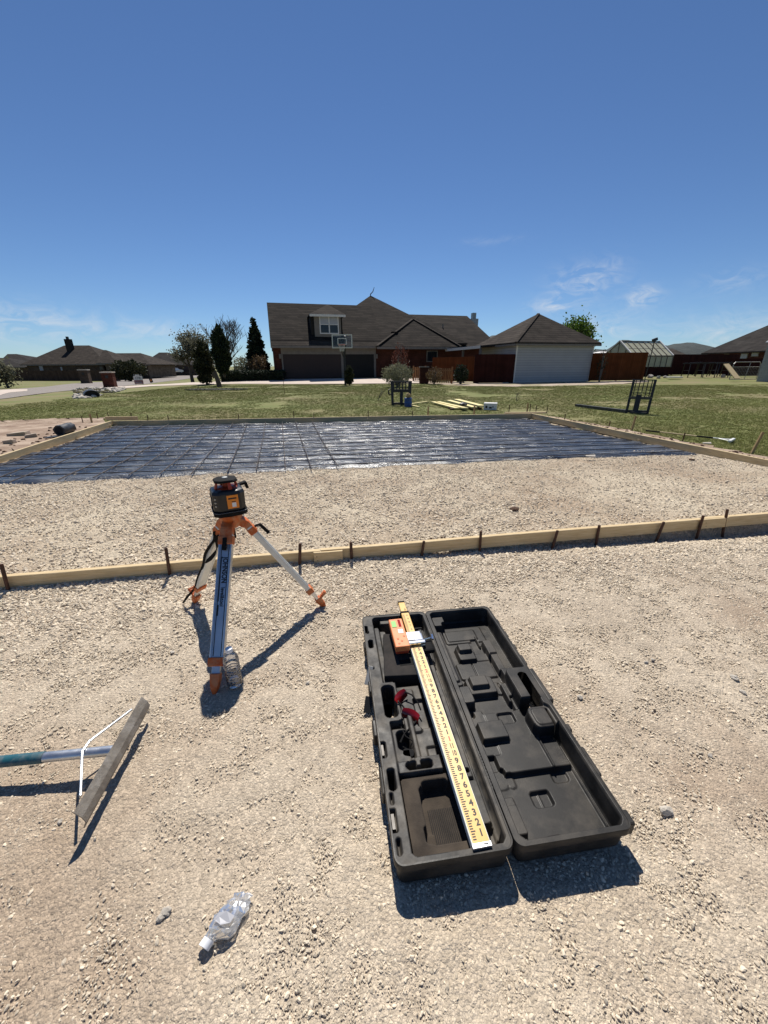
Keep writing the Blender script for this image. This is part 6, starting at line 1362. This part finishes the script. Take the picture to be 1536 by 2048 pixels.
# ------------------------------------------------------------------ fork frames
def fork_frames():
    p0, p1 = G(1250, 825, .02), G(1297, 827, .02); t = thing('fork_frame', 'black pallet fork frame leaning upright on the lawn at right', 'fork frame', (p0.x, p0.y, float(terrain(p0.x, p0.y))), math.atan2(p1.y-p0.y, p1.x-p0.x)); W = (p1-p0).length; h = .90; lean = .30
    P = lambda x, z: (x + z*.03, z*lean*.4, z)
    for x in (.03, W-.03): MB().bar(P(x,0), P(x,h), .06, .05, (1,0,0)).build('upright', M['steel_black'], t)
    for z in (.06, .42): MB().bar(P(0,z), P(W,z), .05, .07, (0,1,0)).build('cross_rail', M['steel_worn'] if z > .4 else M['steel_black'], t)
    for z in (.55, .63, .71, .79): MB().bar(P(.03,z), P(W-.03,z), .014, .014, (0,1,0)).build('guard_rod', M['steel_black'], t)
    for k in range(1, 6): MB().bar(P(W*k/6,.45), P(W*k/6,h-.02), .022, .022, (1,0,0)).build('guard_bar', M['steel_black'], t)
    MB().bar(P(0,h-.01), P(W,h-.01), .03, .03, (0,1,0)).build('top_rail', M['steel_black'], t)
    MB().bar(P(W*.42,.02), P(W*.42,.50), .13, .06, (1,0,0)).build('fork_shank', M['steel_black'], t, bevel=.01)
    f0 = G(1152, 811, .06); v = Matrix.Rotation(-t.rotation_euler.z, 4, 'Z') @ (f0 - Vector(t.location)); MB().bar((.02,-.02,.05),(v.x, v.y, .07),.11,.09,(0,1,0),.10,.07).build('fork_tine', M['steel_worn'], t)
    MB().bar((W*.2,-.03,.03),(W*.9,-.06,.03),.08,.05,(0,1,0)).build('foot_plate', M['steel_worn'], t)
    pb = P(W*.5,.52); q0 = G(1210, 813, .05); v = Matrix.Rotation(-t.rotation_euler.z, 4, 'Z') @ (q0 - Vector(t.location))
    o = MB().bar((0,0,0),(q0.x-t.location.x-.30, q0.y-t.location.y, -.42),.018,.018).build('tool_shaft', M['yellow_lumber']); w = Matrix.Rotation(t.rotation_euler.z, 4, 'Z') @ Vector(pb); o.location = Vector(t.location) + w + Vector((-.02,-.06,.03)); tag(o, 'thin yellow wooden handle leaning on the right fork frame', 'handle')
    p0, p1 = G(783, 809, .02), G(822, 812, .02); t = thing('fork_frame', 'black pallet fork frame standing behind the blue barrel', 'fork frame', (p0.x, p0.y, float(terrain(p0.x, p0.y))), math.atan2(p1.y-p0.y, p1.x-p0.x)); W = (p1-p0).length; h = .80
    W = .66; t.rotation_euler = (0, 0, -.12); P = lambda x, z: (x - z*.05*(1-2*x/W), z*.1, z)
    for x in (.04, W-.04): MB().bar(P(x,0), P(x,h), .085, .07, (1,0,0)).build('upright', M['steel_black'], t, bevel=.01)
    MB().bar(P(W*.52,0), P(W*.52,h*.62), .11, .06, (1,0,0)).build('fork_shank', M['steel_black'], t, bevel=.01)
    for z, hh in ((.05,.07),(h*.60,.10),(h-.03,.05)): MB().bar(P(0,z), P(W,z), .07, hh, (0,1,0)).build('cross_rail', M['steel_black'], t)
    for k in range(1, 7): MB().bar(P(W*k/7,h*.62), P(W*k/7,h-.03), .035, .03, (1,0,0)).build('guard_bar', M['steel_black'], t)
    MB().tube([P(-.02,h*.65), (-.10,0,h*.62), (-.10,0,h*.48), P(0,h*.45)], .025, 8).build('side_hook', M['steel_black'], t, True)
    b = G(814, 813, .0); t = thing('blue_barrel', 'small blue plastic barrel with tan bag on top', 'barrel', (b.x+.03, b.y-.1, float(terrain(b.x, b.y)))); pr = [(.11,0),(.125,.01),(.125,.10),(.13,.11),(.13,.13),(.125,.14),(.125,.24),(.13,.25),(.13,.27),(.12,.285),(.09,.29)]
    MB().lathe(pr, 20).build('barrel_body', M['blue'], t, True); V, Fc = rock_mesh(77, 2); me = bpy.data.meshes.new('bag'); me.from_pydata((V*np.array([.10,.08,.10])+np.array([0,0,.36])).tolist(), [], Fc); link('bag', me, M['wood_stake'], t, True)
    a, c = G(822, 808, .05), G(855, 803, .05); o = MB().bar((0,0,0), c-a, .07, .03).build('lumber_offcut', M['yellow_lumber']); o.location = a; tag(o, 'yellow lumber offcut pointing right from the blue barrel, farther one', 'lumber'); a, c = G(824, 811, .03), G(838, 814, .03); o = MB().bar((0,0,0), c-a, .07, .03).build('lumber_offcut', M['yellow_lumber']); o.location = a; tag(o, 'short yellow lumber offcut at the foot of the blue barrel', 'lumber')
fork_frames()
# ------------------------------------------------------------------ lumber, carton, roll, bricks, long rake
def small_things():
    L4 = [((866,804),(914,817),.16,.06,'yellow plank of the lumber pile, lowest left'),((876,804),(932,817),.16,.08,'yellow plank of the lumber pile, second from left'),((897,801),(949,815),.18,.10,'yellow plank of the lumber pile, third from left'),((912,799),(963,812),.20,.12,'yellow plank of the lumber pile, topmost right')]
    for a, b, w, z, lb in L4:
        p, q = G(*a, z), G(*b, z); o = MB().bar((0,0,0), q-p, w, .04).build('lumber_plank', M['yellow_lumber']); o.location = p; tag(o, lb, 'lumber', 'planks of the lumber pile')
    p = G(938, 818, .03)
    for k in range(3): o = MB().bar((-.5,-.4+k*.35,0),(.5,-.2+k*.35,0),.09,.07).build('lumber_bearer', M['rust']); o.location = (p.x-.1, p.y+.3, float(terrain(p.x, p.y))+.03); tag(o, f'dark bearer under the yellow lumber, {ORD[k]} from the front', 'bearer', 'bearers under the lumber')
    p = G(981, 820, .0); t = thing('white_carton', 'white cardboard carton at the right end of the lumber', 'carton', (p.x, p.y+.05, float(terrain(p.x, p.y))), -.32); MB().box((-.19,-.12,0),(.19,.16,.20)).build('carton_body', M['card'], t, bevel=.004); MB().box((-.195,-.125,.17),(.195,.165,.207)).build('carton_lid', M['card'], t, bevel=.004)
    for a, b, c, d in ((-.14,-.08,.06,.13),(-.03,.05,.05,.10),(.07,.10,.08,.12)): MB().box((a,-.1235,c),(b,-.1205,d)).build('printed_mark', M['ink'], t)
    p = G(905, 806, .1); V, Fc = rock_mesh(78, 2); me = bpy.data.meshes.new('work_glove'); 
    p = G(926, 814, .12); V, Fc = rock_mesh(79, 2); me = bpy.data.meshes.new('tool_bag'); me.from_pydata((V*np.array([.14,.10,.07])).tolist(), [], Fc); o = link('tool_bag', me, M['steel_worn'], smooth=True); o.location = (p.x, p.y, .20); tag(o, 'small dark bag lying on the lumber pile', 'bag')
    a, c = G(116, 866, .10), G(153, 855, .10); t = thing('plastic_roll', 'black roll of plastic lying outside the left form board', 'roll', (a.x-.05, a.y+.10, float(terrain(a.x, a.y))+.03), math.atan2(c.y-a.y, c.x-a.x)); n = 26; r = .10
    l = []
    for x in np.linspace(0, .46, 8): l.append([(x, (r+.006*math.sin(k*1.7+x*20))*math.cos(2*PI*k/n), r+(r+.006*math.cos(k*2.3+x*17))*math.sin(2*PI*k/n)) for k in range(n)])
    MB().rings(l).build('roll_body', M['pipe'], t, True); MB().slab([(0,-.09,.012),(-.25,-.05,.02),(-.28,.16,.015),(0,.12,.012)],.008).build('loose_flap', M['pipe'], t); MB().tube([(-.004,0,r),(.006,0,r)], r*.72, 18).build('roll_end_shade', M['dark'], t)  # dark disc on the flat end paints in the shaded hollow
    for i, (px, py, s, yw, lb) in enumerate([(38,868,.17,.3,'pinkish stone slab on the dirt at the left edge'),(62,872,.10,.8,'smaller pinkish stone slab right of the big slab'),(20,884,.09,.2,'pinkish slab fragment closest to the left form board')]):
        p = G(px, py, .05); o = MB().rings([[(-s,-s*.55,0),(s*.9,-s*.6,0),(s,s*.5,0),(-s*.8,s*.6,0)],[(-s*.97,-s*.5,.07),(s*.85,-s*.55,.08),(s*.95,s*.45,.07),(-s*.75,s*.55,.06)]]).build('stone_slab', M['verge'], bevel=.01); o.location = (p.x, p.y, float(terrain(p.x, p.y))+.02); o.rotation_euler = (.08,-.06,yw); tag(o, lb, 'slab', 'stone slabs at the left')
    a, c = G(1300, 866, .05), G(1464, 880, .05); d = (c-a); a0 = G(1292, 861, .06); t = thing('long_rake', 'long handled landscape rake with pale head lying right of the form', 'rake', a0); e = c - a0; n = e.normalized(); s = Vector((-n.y, n.x, 0))
    MB().tube([(0,0,0), e*.18], .014, 8).build('grip', M['black'], t, True); MB().tube([e*.18, e*.62], .013, 8).build('handle', M['pine_old'], t, True); MB().tube([e*.62, e*.80], .014, 8).build('sleeve', M['black'], t, True); MB().tube([e*.80, e], .011, 8).build('socket', M['alu_white'], t, True)
    MB().bar(e-s*.20, e+s*.14, .035, .045, (0,0,1)).build('rake_head', M['alu_white'], t, bevel=.005); MB().tube([e*.86, e-s*.14], .008, 6).build('brace', M['alu_white'], t); MB().tube([e*.86, e+s*.12], .008, 6).build('brace', M['alu_white'], t)
    for px, py, lb in ((1414,884,'pale scrap lying beside the long rake handle'),(1180,914,'white scrap of paper on the right of the plastic'),(175,856,'pale scrap on the plastic near the left corner')):
        p = G(px, py, .06); z = max(float(terrain(p.x, p.y)), float(bed_z(p.x, p.y))+.05); o = MB().slab([(-.07,-.02,.02),(.06,-.03,.015),(.08,.02,.03),(-.05,.03,.02)],.01).build('scrap', M['stone']); o.location = (p.x, p.y, z); tag(o, lb, 'scrap')
small_things()
